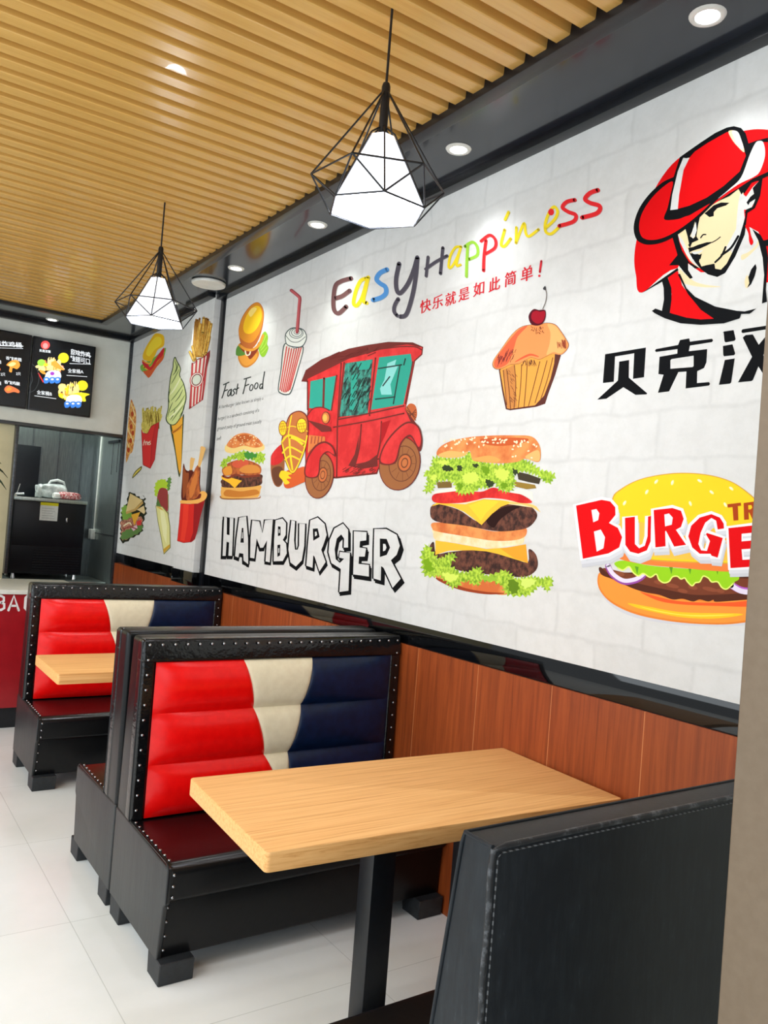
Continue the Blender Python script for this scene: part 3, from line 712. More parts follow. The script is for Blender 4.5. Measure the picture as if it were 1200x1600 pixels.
# dark cabinet behind, bags on top
t = thing('control_box', 'tall dark box standing behind the black machine top', 'box', (1.37, 8.33, 0.83))
bm = bmesh.new(); box(bm, -0.02, 0.25, 0.0, 0.085, 0.0, 1.23, 0.006); mesh_obj('box_body', bm, M['machine'], t, 35)
bm = bmesh.new(); box(bm, 0.25, 0.262, 0.005, 0.08, 0.0, 1.23, 0.002); mesh_obj('side_panel', bm, M['darksteel'], t, 35)
def bagmesh(rx, ry, rz, seed, seg=28, rings=14, k=0.12):
    rnd = random.Random(seed); bm = bmesh.new(); ph = [rnd.uniform(0, 6) for _ in range(6)]
    g = []
    for j in range(rings+1):
        th = pi*j/rings; row = []
        for i in range(seg):
            f = 2*pi*i/seg; w = 1+k*(sin(3*f+ph[0])*sin(2*th+ph[1])+0.6*sin(5*f+ph[2]+3*th)+0.4*sin(9*f+ph[3]))
            sq = lambda c: math.copysign(abs(c)**0.6, c)
            row.append(bm.verts.new((rx*w*sq(cos(th)), ry*w*sq(sin(th))*sq(cos(f)), max(-rz, rz*w*sq(sin(th))*sq(sin(f))))))
        g.append(row)
    for j in range(rings):
        for i in range(seg): bm.faces.new((g[j][i], g[j][(i+1) % seg], g[j+1][(i+1) % seg], g[j+1][i]))
    bmesh.ops.remove_doubles(bm, verts=bm.verts[:], dist=1e-5)
    return bm
t = thing('plastic_bag_roll', 'wrapped roll of clear plastic bags lying on the black machine', 'bag roll', (1.72, 8.13, 1.568))
o = mesh_obj('roll', bagmesh(0.12, 0.075, 0.07, 3, k=0.05), M['bagclear'], t, 60); o.location = (0, 0, 0.072)
bm = bmesh.new(); tube(bm, [(-0.06, 0, 0.12), (-0.03, 0, 0.165), (0.03, 0, 0.18), (0.085, 0, 0.165), (0.11, 0, 0.11)], [0.006, 0.012, 0.014, 0.012, 0.006], 8); o = mesh_obj('loose_film', bm, M['bagclear'], t, 60)
o = mesh_obj('tucked_end', bagmesh(0.03, 0.05, 0.06, 8, k=0.15), M['bagclear'], t, 60); o.location = (-0.125, 0, 0.062)
t = thing('red_package', 'flat red and white patterned package on front of the black machine top', 'package', (1.815, 7.955, 1.568))
o = mesh_obj('pack', bagmesh(0.10, 0.05, 0.036, 5, k=0.06), M['redmesh'], t, 60); o.location = (0.01, 0, 0.037)
o = mesh_obj('white_end', bagmesh(0.035, 0.042, 0.03, 6, k=0.06), M['whiteplastic'], t, 60); o.location = (-0.10, 0, 0.031)
t = thing('tap_fitting', 'small chrome fitting with upright lever at left end of the machine top', 'fitting', (1.375, 8.02, 1.568))
bm = bmesh.new(); tube(bm, [(0, 0, 0.02), (0.07, 0, 0.028)], 0.008, 8); lathe(bm, [(0, 0), (0.014, 0), (0.010, 0.025), (0, 0.026)], 12); mesh_obj('body', bm, M['chrome'], t, 50)
bm = bmesh.new(); tube(bm, [(0.01, 0, 0.025), (0.03, 0, 0.115)], 0.004, 8); mesh_obj('lever', bm, M['chrome'], t, 50)
# conduit with outlet on the steel wall
t = thing('wall_conduit', 'thin white vertical conduit ending in an outlet box on the steel wall', 'conduit', (2.172, 8.30, 1.20))
bm = bmesh.new(); box(bm, -0.012, 0, -0.007, 0.007, 0.09, 1.45, 0.002); mesh_obj('conduit', bm, M['whiteplastic'], t, 35)
bm = bmesh.new(); box(bm, -0.045, 0, -0.05, 0.05, 0.0, 0.10, 0.008, 3); mesh_obj('outlet_box', bm, M['whiteplastic'], t, 35)
bm = bmesh.new(); box(bm, 0, 0.02, -0.35, 0.0, 0, 0.025, 0.003); tube(bm, [(0.01, -0.33, 0), (0.01, -0.33, -0.28)], 0.003, 6); tube(bm, [(0.01, -0.16, 0), (0.01, -0.16, -0.3)], 0.003, 6)
o = mesh_obj('hook_rail', bm, M['trimblack'], None, 35); o.location = (2.152, 8.0, 2.14); tag(o, 'small black rail with thin hanging rods at top of the steel wall', 'rail')
# plant
t = thing('potted_plant', 'narrow dark green leaves of a plant reaching in at the left edge', 'plant', (0.72, 6.45, 0.935))
bm = bmesh.new(); lathe(bm, [(0.0, 0.0), (0.075, 0.0), (0.10, 0.16), (0.10, 0.18), (0.088, 0.18), (0.085, 0.15), (0, 0.15)], 24); mesh_obj('pot', bm, M['clay'], t, 50)
bm = bmesh.new(); tube(bm, [(0, 0, 0.15), (0.02, 0, 0.5), (0.03, 0.0, 0.82)], [0.014, 0.011, 0.008], 8); mesh_obj('stem', bm, M['foot'], t, 60)
bm = bmesh.new(); rnd = random.Random(4)
for k in range(16):
    az = (k*2.399) % (2*pi); el = rnd.uniform(0.1, 1.0); Ln = rnd.uniform(0.22, 0.34)
    if k == 0: az, el, Ln = 0.05, 0.30, 0.31
    if k == 1: az, el, Ln = -0.3, -0.02, 0.29
    P = []; 
    for s in range(9):
        q = s/8; r = Ln*q; P.append(Vector((0.03+cos(az)*r*cos(el), sin(az)*r*cos(el), 0.82+r*sin(el)-0.9*Ln*q*q*q*0.55)))
    side = Vector((-sin(az)*0.7, cos(az)*0.7, 0.7)); last = None
    for s in range(9):
        w = 0.024*sin(pi*min(1, 0.12+0.88*s/8))**0.7+0.0005
        r3 = [bm.verts.new(P[s]+side*w), bm.verts.new(P[s]+Vector((0, 0, -0.004))), bm.verts.new(P[s]-side*w)]
        if last: bm.faces.new((last[0], last[1], r3[1], r3[0])); bm.faces.new((last[1], last[2], r3[2], r3[1]))
        last = r3
mesh_obj('leaves', bm, M['leafdark'], t, 60)

#==ART==
# ------------------------------------------------------------------ the mural and its printed pictures
def panel(name, label, b):
    bm = bmesh.new(); box(bm, *b); o = mesh_obj(name, bm, M['wallpaper']); return tag(o, label, 'mural')
mural = panel('wall_mural', 'long printed wall mural on white brick with burgers, red car and hat emblem', (D-0.003, D, -0.2, 5.38, ZM0, ZM1))
mfar = panel('wall_mural', 'far narrow mural panel with ice cream cone, sandwich and wrap pictures near the kitchen', (D-0.003, D, YP1, 7.51, ZM0, ZM1))
mpil = panel('wall_mural', 'mural strip wrapping the pillar, with striped fries carton and red chicken bucket', (XP-0.003, XP, YP0, YP1, ZM0+0.01, ZM1+0.01))
BS = 0.0032
INK = (13, 15, 18)
RED2, GRY = (214, 30, 34), (186, 188, 190)

# --- hat emblem
a = Art('emblem_print', mural, (960, 160, 4.446), base=BS)
R_ = (218, 10, 16); BG = (232, 212, 168); WP = 'wallpaper'
a.blob(R_, [(190, 1322), (150, 1200), (138, 1080), (160, 930), (230, 700), (400, 430), (650, 270), (905, 196), (1067, 190), (1200, 230), (1330, 400), (1390, 650), (1380, 900), (1300, 1130), (1067, 1250), (800, 1250), (440, 1150)])
a.poly(WP, [(192, 1326), (440, 1152), (560, 1200), (600, 1450), (330, 1450), (200, 1400)])
a.poly(WP, [(440, 1150), (470, 1090), (600, 1180), (740, 1180), (860, 930), (910, 850), (1000, 900), (1040, 990), (1060, 1100), (1052, 1380), (1000, 1420), (950, 1450), (700, 1440), (560, 1400), (470, 1280)])
a.blob(BG, [(448, 1155), (500, 1200), (560, 1245), (640, 1268), (740, 1280), (640, 1285), (540, 1272), (470, 1245)])
a.blob(BG, [(1000, 940), (985, 990), (930, 1040), (882, 1062), (890, 1095), (950, 1050), (1005, 985)])
a.blob(BG, [(925, 1200), (905, 1240), (915, 1290), (945, 1260)])
# face
a.blob(BG, [(438, 905), (470, 880), (500, 868), (560, 815), (620, 760), (700, 700), (800, 640), (880, 600), (905, 700), (880, 850), (830, 990), (760, 1120), (720, 1185), (660, 1190), (590, 1150), (530, 1105), (480, 1020)])
a.poly(WP, [(876, 625), (915, 655), (960, 590), (1005, 545), (1000, 640), (945, 745), (900, 745), (905, 800), (880, 930), (830, 1010), (775, 1060), (780, 1000), (845, 880), (852, 780), (862, 690)])
a.poly(WP, [(440, 912), (478, 960), (500, 1010), (545, 1075), (590, 1110), (590, 1148), (540, 1110), (490, 1040), (455, 970)])
a.blob(BG, [(700, 1130), (730, 1085), (790, 1040), (815, 1050), (770, 1150), (730, 1170)])
# hair, jaw and neck shadows
a.poly(INK, [(398, 920), (440, 905), (448, 960), (470, 1030), (520, 1110), (590, 1150), (560, 1155), (512, 1115), (512, 1165), (545, 1218), (525, 1226), (480, 1175), (445, 1130), (380, 1132), (422, 1080), (438, 1060)])
a.poly(INK, [(535, 1040), (600, 1060), (588, 1105), (605, 1140), (640, 1130), (695, 1120), (700, 1155), (740, 1162), (780, 1120), (815, 1050), (870, 930), (908, 800), (912, 752), (925, 765), (905, 920), (840, 1070), (770, 1185), (715, 1213), (650, 1195), (600, 1158), (560, 1110), (535, 1070)])
a.stroke(INK, 16, [(745, 1060), (810, 1010), (860, 930)])
a.stroke(INK, 14, [(700, 1110), (745, 1065), (772, 1005)])
# eye, nose, mouth
a.poly(INK, [(640, 760), (690, 715), (740, 695), (800, 697), (775, 716), (715, 735), (690, 762), (690, 790), (660, 797), (625, 770)])
a.poly(INK, [(490, 868), (545, 830), (560, 815), (548, 880), (525, 930), (550, 945), (520, 990), (508, 930)])
a.poly(INK, [(560, 815), (600, 770), (582, 850), (570, 930), (585, 955), (540, 975), (525, 1010), (512, 990), (545, 950), (562, 930), (555, 880)])
a.poly(WP, [(566, 830), (572, 890), (560, 925), (543, 945), (532, 925), (545, 880)])
a.stroke(INK, 9, [(600, 940), (615, 920), (635, 918)])
a.poly(INK, [(512, 1010), (545, 1005), (580, 990), (640, 972), (690, 968), (640, 995), (595, 1015), (545, 1030), (520, 1042)])
a.stroke(INK, 7, [(680, 972), (710, 955), (735, 935)])
a.poly(INK, [(515, 1035), (545, 1062), (590, 1058), (608, 1050), (600, 1085), (580, 1100), (545, 1090)])
a.blob(WP, [(535, 1038), (575, 1035), (615, 1025), (590, 1048), (555, 1054)])
# ear and neck
a.poly(INK, [(880, 585), (960, 535), (1030, 525), (1012, 650), (975, 735), (930, 765), (905, 770), (915, 745), (960, 725), (980, 670), (940, 695), (930, 715), (918, 695), (945, 655), (970, 635), (960, 595), (1005, 545), (960, 548), (935, 585), (900, 635)])
a.poly(INK, [(958, 880), (1015, 920), (1052, 990), (1067, 1080), (1052, 1300), (1060, 1385), (1025, 1397), (1040, 1200), (1030, 1080), (1000, 960)])
a.poly(INK, [(1035, 960), (1090, 945), (1090, 990), (1045, 1000)])
a.poly(INK, [(980, 1122), (950, 1160), (930, 1215), (937, 1255), (922, 1288), (950, 1262), (975, 1205), (988, 1150)])
a.blob(R_, [(908, 856), (935, 862), (948, 920), (965, 970), (950, 992), (936, 965), (930, 910)])
# hat
a.blob(INK, [(425, 510), (335, 555), (240, 640), (168, 745), (134, 860), (150, 945), (195, 980), (255, 988), (340, 970), (440, 918), (560, 828), (640, 752), (715, 675), (800, 605), (880, 520), (700, 420), (500, 450)])
a.blob(R_, [(405, 550), (335, 590), (255, 670), (192, 770), (172, 860), (188, 930), (240, 955), (325, 945), (430, 895), (560, 800), (690, 676), (600, 728), (480, 798), (400, 816), (345, 808), (370, 730), (390, 640)])
a.poly(INK, [(412, 515), (455, 380), (490, 355), (600, 278), (700, 212), (780, 175), (830, 165), (880, 178), (912, 215), (932, 285), (985, 265), (1067, 245), (1067, 275), (1030, 275), (980, 330), (945, 400), (880, 530), (800, 610), (710, 680), (640, 715), (520, 785), (420, 812), (343, 808), (385, 735), (400, 640)])
a.poly(R_, [(520, 385), (560, 340), (650, 280), (780, 207), (800, 203), (850, 270), (900, 330), (913, 370), (870, 480), (760, 580), (640, 662), (520, 718), (438, 740), (448, 650), (478, 470)])
a.poly(WP, [(478, 385), (500, 388), (522, 384), (480, 470), (450, 640), (440, 742), (388, 748), (402, 640), (440, 480)])
a.blob('ink_buncream', [(793, 200), (850, 200), (880, 255), (903, 345), (855, 305), (815, 255)]); a.blob(WP, [(815, 203), (855, 203), (880, 255), (896, 325), (855, 285)])
a.blob(WP, [(1000, 268), (1035, 280), (1046, 370), (1010, 480), (960, 522), (860, 570), (720, 668), (800, 600), (880, 520), (940, 365), (975, 290)])
a.poly(R_, [(1046, 300), (1075, 290), (1120, 300), (1100, 440), (1040, 480), (1000, 500), (1040, 440), (1052, 380)])
a.poly(INK, [(712, 690), (800, 632), (870, 590), (960, 530), (1067, 482), (1130, 470), (1130, 500), (1067, 512), (1020, 532), (950, 560), (905, 610), (882, 640), (862, 600), (800, 650)])
# vest
a.poly(R_, [(372, 1215), (440, 1170), (470, 1270), (560, 1390), (700, 1500), (560, 1520), (385, 1475), (398, 1330)])
a.poly(INK, [(188, 1326), (438, 1150), (445, 1165), (370, 1218), (396, 1290), (397, 1370), (385, 1462), (500, 1495), (600, 1508), (690, 1502), (600, 1440), (510, 1330), (440, 1195), (455, 1190), (500, 1290), (560, 1350), (700, 1418), (850, 1448), (905, 1452), (985, 1432), (940, 1468), (880, 1470), (870, 1500), (760, 1535), (600, 1545), (460, 1535), (350, 1500), (280, 1465), (260, 1448), (285, 1432), (330, 1448), (344, 1370), (342, 1290), (332, 1245)])
a.poly(INK, [(750, 1600), (775, 1590), (820, 1586), (828, 1598)])
a.done('red and black emblem of a face under a broad-brimmed hat')

# --- shop name characters
a = Art('shop_name_print', mural, (900, 480, 4), base=BS)
K = (11, 13, 16)
a.poly(K, [(182, 294), (437, 252), (425, 438), (356, 448), (364, 288), (244, 308), (236, 466), (168, 474)])
a.poly(K, [(270, 340), (332, 330), (330, 440), (445, 538), (440, 545), (372, 548), (296, 500), (190, 572), (132, 578), (262, 458)])
a.poly(K, [(500, 262), (638, 236), (650, 205), (708, 195), (712, 215), (850, 197), (857, 207), (850, 218), (712, 240), (705, 275), (820, 262), (815, 345), (800, 380), (758, 400), (756, 474), (832, 468), (838, 480), (830, 490), (685, 508), (690, 402), (640, 405), (582, 526), (512, 535), (547, 422), (515, 418), (522, 310), (633, 290), (634, 262), (500, 280), (493, 272)], holes=([(598, 324), (735, 303), (735, 368), (728, 374), (590, 385), (590, 332)],))
for q in ([(922, 152), (985, 143), (998, 200), (990, 210), (935, 220), (928, 212)], [(918, 242), (978, 232), (995, 290), (988, 300), (925, 307), (920, 298)], [(930, 330), (992, 320), (970, 470), (962, 478), (893, 485)]): a.poly(K, q)
a.poly(K, [(1035, 146), (1040, 138), (1290, 100), (1290, 122), (1042, 162), (1034, 156)])
a.poly(K, [(1042, 190), (1060, 174), (1105, 170), (1142, 235), (1200, 165), (1262, 158), (1170, 300), (1260, 440), (1190, 450), (1140, 370), (1106, 455), (1095, 462), (1012, 470), (1100, 310)])
a.done('heavy black brush-style characters')

# --- Easy Happiness lettering
a = Art('slogan_print', mural, (500, 270, 2.609), base=BS)
def script(c, w, *strokes):
    sh = tuple(int(v*0.55+70) for v in c)
    for s in strokes: a.stroke(sh, w*0.9, [(x+3, y+3) for x, y in s])
    for s in strokes: a.stroke(c, w, s)
BR, YL, BLc, DG, GRc, RD = (112, 78, 78), (238, 212, 40), (84, 146, 208), (82, 78, 88), (150, 200, 62), (224, 44, 48)
script(BR, 17, [(126, 430), (85, 442), (62, 462), (54, 520), (58, 560), (76, 572), (106, 545)], [(60, 512), (90, 502), (120, 480)])
script(YL, 14, [(188, 430), (165, 440), (146, 480), (136, 530), (150, 540), (172, 505), (194, 428)], [(196, 425), (186, 470), (176, 520), (190, 530)])
script(BLc, 18, [(272, 394), (244, 408), (230, 432), (244, 450), (266, 465), (268, 490), (248, 508), (216, 518)])
script(DG, 17, [(322, 370), (310, 430), (312, 475), (326, 490), (356, 455), (380, 400), (396, 345)], [(396, 345), (390, 420), (376, 500), (352, 575), (326, 586)])
script(DG, 15, [(318, 514), (304, 540), (302, 565), (314, 582)])
script(DG, 12, [(440, 343), (432, 420)], [(500, 305), (490, 410)], [(430, 392), (472, 362), (517, 338)])
script(YL, 9, [(572, 300), (550, 305), (530, 340), (524, 384), (538, 380), (560, 340), (574, 300)], [(574, 300), (560, 350), (556, 378), (572, 374)])
script(GRc, 11, [(602, 290), (598, 360), (596, 422)], [(590, 300), (620, 282), (640, 300), (640, 335), (606, 352)])
script(RD, 12, [(676, 275), (668, 340), (666, 398)], [(656, 278), (690, 254), (714, 272), (712, 305), (674, 330)])
script(YL, 11, [(752, 232), (738, 290), (752, 298), (776, 268)], [(754, 190), (768, 160)])
script(YL, 10, [(800, 222), (798, 285)], [(798, 285), (815, 240), (832, 205), (838, 245), (852, 258), (890, 230)])
script(YL, 11, [(918, 225), (955, 190), (968, 158), (954, 138), (934, 160), (918, 205), (920, 240), (942, 248), (972, 222)])
a.ell(RD, 942, 160, 12, 14)
script(RD, 15, [(1038, 110), (1005, 118), (988, 140), (1010, 158), (1042, 172), (1032, 198), (975, 216)])
script(RD, 17, [(1132, 70), (1100, 82), (1080, 106), (1100, 122), (1140, 136), (1128, 164), (1068, 182)])
for ch, (u, v), s in (('快', (406, 572), 44), ('乐', (456, 556), 44), ('就', (508, 543), 44), ('是', (563, 524), 44), ('如', (623, 503), 46), ('此', (686, 485), 46), ('简', (750, 464), 48), ('单', (816, 445), 50)):
    a.text((206, 40, 50), ch, (u, v), (s*1.05, -s*0.36), (s*0.06, -s*1.32), 0.03)
a.stroke((206, 40, 50), 9, [(902, 360), (896, 404)], False).ell((206, 40, 50), 894, 420, 5, 5)
a.done('hand-lettered slogan in many colours with a red line below')

# --- cupcake
a = Art('cupcake_print', mural, (740, 430, 6.667), base=BS)
DK = (92, 50, 44)
a.poly(DK, [(262, 985), (350, 880), (860, 790), (910, 835), (850, 1040), (780, 1230), (745, 1340), (650, 1372), (380, 1408), (335, 1396), (295, 1200)])
a.poly((226, 158, 72), [(276, 990), (350, 885), (850, 790), (836, 960), (760, 1230), (690, 1300), (640, 1355), (380, 1392), (350, 1385), (312, 1200)])
a.poly((200, 132, 70), [(300, 990), (430, 930), (450, 1370), (380, 1390), (350, 1380)])
for p in ([(425, 940), (440, 1150), (420, 1390)], [(500, 930), (490, 1150), (465, 1380)], [(560, 900), (545, 1150), (525, 1375)], [(690, 900), (640, 1100), (570, 1370)], [(765, 890), (700, 1130), (640, 1330)], [(825, 860), (770, 1080), (700, 1290)], [(345, 980), (370, 1200), (385, 1395)], [(310, 990), (325, 1150), (345, 1350)]): a.stroke((110, 60, 40), 8, p)
a.poly(DK, [(858, 842), (908, 842), (850, 1040), (770, 1230), (745, 1335), (690, 1350), (740, 1240), (800, 1080)])
rnd = random.Random(2)
for k in range(26):
    x = rnd.uniform(340, 440); yy = rnd.uniform(980, 1300); a.stroke((120, 66, 44), 5, [(x, yy), (x+18, yy+26)], False)
for k in range(14):
    x = rnd.uniform(520, 640); a.stroke((96, 54, 44), 5, [(x, 880+rnd.uniform(0, 15)), (x+rnd.uniform(-25, 25), 925+rnd.uniform(0, 25))], False)
fr = [(203, 945), (212, 880), (285, 775), (395, 625), (490, 545), (600, 518), (680, 520), (755, 500), (850, 518), (915, 595), (960, 665), (988, 725), (962, 785), (905, 828), (820, 818), (745, 850), (680, 876), (600, 856), (545, 880), (470, 920), (380, 930), (310, 965), (245, 978)]
a.blob((104, 50, 44), [(x+(x-600)*0.012, y+(y-740)*0.02) for x, y in fr]); a.blob((232, 146, 86), fr)
a.blob((222, 100, 66), [(215, 940), (225, 880), (300, 770), (420, 620), (490, 555), (560, 530), (460, 640), (420, 760), (370, 900), (300, 955), (240, 968)])
a.blob((240, 172, 106), [(770, 510), (850, 528), (905, 600), (955, 690), (960, 770), (900, 815), (830, 800), (760, 830), (790, 720), (800, 600)])
a.stroke((222, 92, 60), 22, [(430, 905), (530, 850), (600, 828), (680, 850)], taper=True)
for k in range(44):
    t = rnd.uniform(0, 1); x = 225+150*t+rnd.uniform(0, 80); yy = 930-110*t+rnd.uniform(-60, 40); a.stroke((120, 52, 50), 5, [(x, yy), (x+14, yy-34)], False)
for k in range(24):
    x = rnd.uniform(590, 720); yy = rnd.uniform(528, 600); a.stroke((130, 66, 40), 5, [(x, yy), (x+rnd.uniform(-10, 22), yy+16)], False)
for k in range(16):
    x = rnd.uniform(870, 965); a.stroke((150, 70, 50), 5, [(x, 690+rnd.uniform(-20, 30)), (x+8, 735+rnd.uniform(0, 30))], False)
a.stroke((120, 112, 104), 9, [(720, 350), (752, 270), (760, 190), (740, 130)]); a.blob((60, 60, 62), [(722, 140), (745, 112), (755, 150), (738, 155)])
a.blob((84, 22, 34), [(572, 440), (590, 385), (630, 352), (680, 362), (740, 362), (752, 420), (725, 495), (670, 525), (600, 510)])
a.blob((160, 26, 42), [(600, 440), (612, 390), (650, 370), (690, 380), (738, 375), (744, 420), (716, 485), (668, 505), (620, 480)])
a.done('cupcake with a cherry')

# --- tall double burger
a = Art('tall_burger_print', mural, (630, 660, 4.615), base=BS)
LT = 'ink_lettuce'
a.blob((216, 222, 216), [(280, 1130), (420, 1200), (600, 1245), (780, 1262), (860, 1262), (700, 1230), (500, 1180)])
a.blob('ink_bun', [(228, 1045), (300, 1085), (500, 1120), (780, 1150), (750, 1240), (600, 1228), (400, 1190), (250, 1135)])
a.blob((150, 62, 34), [(240, 1120), (330, 1150), (450, 1195), (600, 1222), (740, 1232), (600, 1240), (400, 1205), (260, 1145)])
a.blob('ink_patty', [(188, 900), (220, 862), (240, 945), (330, 935), (500, 920), (700, 940), (890, 1010), (905, 915), (955, 950), (972, 1025), (945, 1080), (870, 1115), (720, 1105), (500, 1085), (380, 1060), (280, 1005), (205, 950)])
a.poly(LT, jag([(128, 960), (150, 900), (185, 880), (215, 940), (260, 985), (300, 960), (378, 945), (372, 990), (335, 1020), (440, 1085), (540, 1040), (600, 1105), (740, 1065), (812, 1125), (900, 1110), (1000, 1120), (1082, 1120), (1045, 1225), (985, 1180), (900, 1250), (740, 1242), (705, 1170), (560, 1140), (540, 1188), (450, 1140), (400, 1180), (340, 1190), (270, 1110), (210, 1115), (145, 1090)], 17, 10, 3))
a.poly((120, 162, 30), jag([(150, 980), (200, 1000), (215, 1070), (160, 1060)], 10, 16, 5)); a.poly((96, 130, 30), jag([(760, 1130), (830, 1160), (820, 1230), (770, 1220)], 8, 14, 6)); a.poly((208, 228, 110), jag([(850, 1130), (960, 1140), (880, 1200)], 10, 14, 7))
a.poly((212, 230, 100), jag([(280, 1080), (400, 1110), (330, 1150)], 10, 14, 8)); a.poly((150, 190, 60), jag([(560, 1100), (680, 1120), (620, 1150)], 10, 14, 9))
a.poly((246, 186, 58), [(232, 850), (380, 872), (600, 912), (750, 902), (885, 878), (900, 1015), (800, 985), (680, 948), (600, 930), (500, 922), (330, 925), (232, 955)]); a.poly((240, 160, 50), [(700, 910), (885, 880), (900, 1012), (800, 980)])
a.blob('ink_buncream', [(215, 800), (230, 760), (450, 780), (650, 820), (850, 800), (872, 850), (850, 880), (760, 892), (640, 908), (500, 892), (380, 868), (240, 850)])
a.blob('ink_bun', [(212, 770), (222, 722), (450, 742), (650, 785), (800, 772), (885, 762), (880, 820), (800, 850), (640, 852), (450, 822), (260, 790)])
a.blob('ink_patty', [(194, 640), (205, 602), (250, 588), (400, 630), (560, 720), (680, 620), (780, 585), (890, 590), (955, 640), (962, 690), (900, 758), (780, 782), (650, 782), (450, 745), (270, 722), (205, 692)])
a.blob((44, 24, 22), [(600, 700), (700, 622), (780, 600), (860, 600), (780, 640), (700, 700), (650, 760)])
a.poly((236, 214, 170), [(230, 580), (450, 560), (760, 560), (940, 590), (990, 648), (940, 615), (760, 590)])
a.poly((248, 190, 60), [(200, 606), (240, 580), (450, 590), (580, 553), (700, 560), (770, 572), (850, 588), (760, 588), (705, 608), (640, 660), (565, 740), (500, 690), (440, 645), (360, 610), (260, 590)]); a.poly((240, 196, 110), [(770, 572), (900, 585), (960, 605), (992, 650), (930, 612), (850, 590), (760, 588)])
a.poly((252, 206, 60), [(470, 600), (580, 560), (690, 570), (600, 650), (560, 710)])
a.blob('ink_tomato', [(214, 525), (300, 502), (420, 490), (560, 500), (650, 470), (740, 500), (850, 520), (930, 575), (850, 582), (740, 556), (600, 545), (520, 562), (400, 582), (230, 578)])
a.poly((238, 236, 216), [(212, 515), (250, 490), (390, 470), (380, 495), (300, 505)]); a.poly((238, 236, 216), [(770, 505), (830, 478), (930, 500), (935, 560), (860, 520)])
a.poly((120, 96, 50), [(240, 430), (350, 425), (350, 470), (250, 475)]); a.poly((150, 120, 52), [(800, 425), (950, 450), (960, 475), (890, 482), (805, 462)]); a.poly((66, 58, 44), [(820, 355), (900, 372), (992, 405), (980, 446), (900, 430), (830, 412)])
a.poly((60, 78, 44), [(265, 320), (520, 290), (540, 340), (420, 360), (270, 370)])
a.poly(LT, jag([(145, 365), (200, 330), (220, 250), (330, 255), (430, 250), (480, 200), (510, 262), (600, 290), (720, 300), (850, 262), (940, 300), (990, 340), (1095, 372), (1050, 440), (985, 400), (900, 360), (800, 370), (812, 430), (780, 500), (700, 490), (650, 440), (610, 480), (560, 470), (500, 510), (400, 518), (350, 430), (250, 430), (205, 505), (150, 500), (175, 420)], 17, 10, 4))
for q, s in (([(280, 318), (330, 310), (365, 345), (300, 350)], 11), ([(395, 305), (425, 320), (420, 350), (390, 345)], 12), ([(500, 300), (545, 305), (520, 330)], 13), ([(790, 330), (830, 360), (800, 380)], 14), ([(600, 410), (660, 440), (620, 470), (595, 440)], 15)): a.poly((52, 64, 40), jag(q, 6, 9, s))
for q, s in (([(430, 380), (520, 360), (540, 420), (450, 440)], 16), ([(660, 340), (760, 350), (740, 420), (680, 400)], 17), ([(240, 280), (330, 275), (300, 310)], 18), ([(190, 400), (240, 370), (230, 420)], 19)): a.poly((206, 226, 92), jag(q, 9, 8, s))
for q, s in (([(560, 320), (620, 330), (600, 390)], 26), ([(700, 440), (760, 440), (730, 480)], 27), ([(380, 440), (430, 450), (410, 490)], 28)): a.poly((110, 152, 30), jag(q, 7, 8, s))
a.blob('ink_bun', [(245, 238), (258, 185), (330, 140), (450, 110), (600, 96), (800, 93), (920, 100), (975, 150), (992, 220), (975, 285), (880, 262), (820, 285), (700, 295), (560, 285), (500, 270), (478, 205), (430, 245), (330, 255)])
a.blob((236, 178, 104), [(250, 238), (330, 205), (430, 215), (470, 210), (430, 245), (330, 256)]); a.blob((232, 164, 88), [(505, 262), (620, 240), (700, 270), (660, 288), (560, 283)]); a.blob((238, 178, 110), [(880, 250), (960, 200), (985, 225), (972, 280)])
a.blob((200, 92, 48), [(560, 120), (760, 110), (900, 118), (860, 150), (720, 170), (600, 160)])
for k in range(74):
    x = rnd.uniform(270, 970); lo = 118+0.0006*(x-600)**2*0.5; yy = rnd.uniform(lo-16, lo+30) if rnd.random() < 0.62 else rnd.uniform(lo, 265)
    if 470 < x < 660 and yy > 190: continue
    if x < 450 and yy > 215: continue
    a.ell((244, 226, 190), x, yy, 9, 6, rnd.uniform(0, 180), 8)
a.done('tall double burger with lettuce and cheese')

# --- burger badge with lettering
a = Art('burger_badge_print', mural, (880, 710, 3.75), base=BS)
a.blob((206, 206, 212), [(230, 820), (300, 900), (420, 955), (600, 990), (800, 1005), (1000, 1005), (1180, 980), (1180, 900), (700, 900), (400, 850)])
a.blob((230, 130, 50), [(200, 735), (225, 690), (330, 745), (500, 800), (700, 840), (900, 850), (1180, 830), (1260, 780), (1270, 860), (1180, 955), (1000, 993), (800, 994), (600, 974), (420, 935), (290, 875), (220, 805)])
a.blob((250, 150, 62), [(210, 735), (230, 705), (330, 755), (500, 815), (700, 852), (900, 862), (1180, 842), (1250, 800), (1255, 860), (1180, 940), (1000, 982), (800, 984), (600, 962), (420, 922), (290, 862), (225, 795)])
a.blob((255, 196, 44), [(380, 872), (500, 892), (700, 925), (1020, 932), (1030, 945), (880, 962), (700, 955), (540, 925), (430, 898)]); a.blob((255, 222, 80), [(450, 892), (700, 938), (1000, 938), (800, 950), (600, 930)])
a.blob((244, 92, 44), [(450, 805), (560, 835), (700, 862), (950, 868), (1180, 850), (1100, 890), (900, 888), (700, 880), (560, 858)])
a.blob((84, 44, 32), [(214, 660), (300, 690), (600, 690), (900, 700), (1180, 720), (1200, 800), (1180, 842), (1060, 852), (900, 864), (880, 852), (850, 862), (800, 850), (760, 862), (700, 846), (640, 850), (560, 822), (480, 808), (400, 782), (300, 735), (225, 705)])
a.blob((118, 62, 42), [(240, 665), (400, 700), (600, 715), (900, 720), (1180, 740), (1180, 800), (1060, 812), (900, 822), (760, 822), (640, 800), (500, 770), (380, 740), (270, 700)])
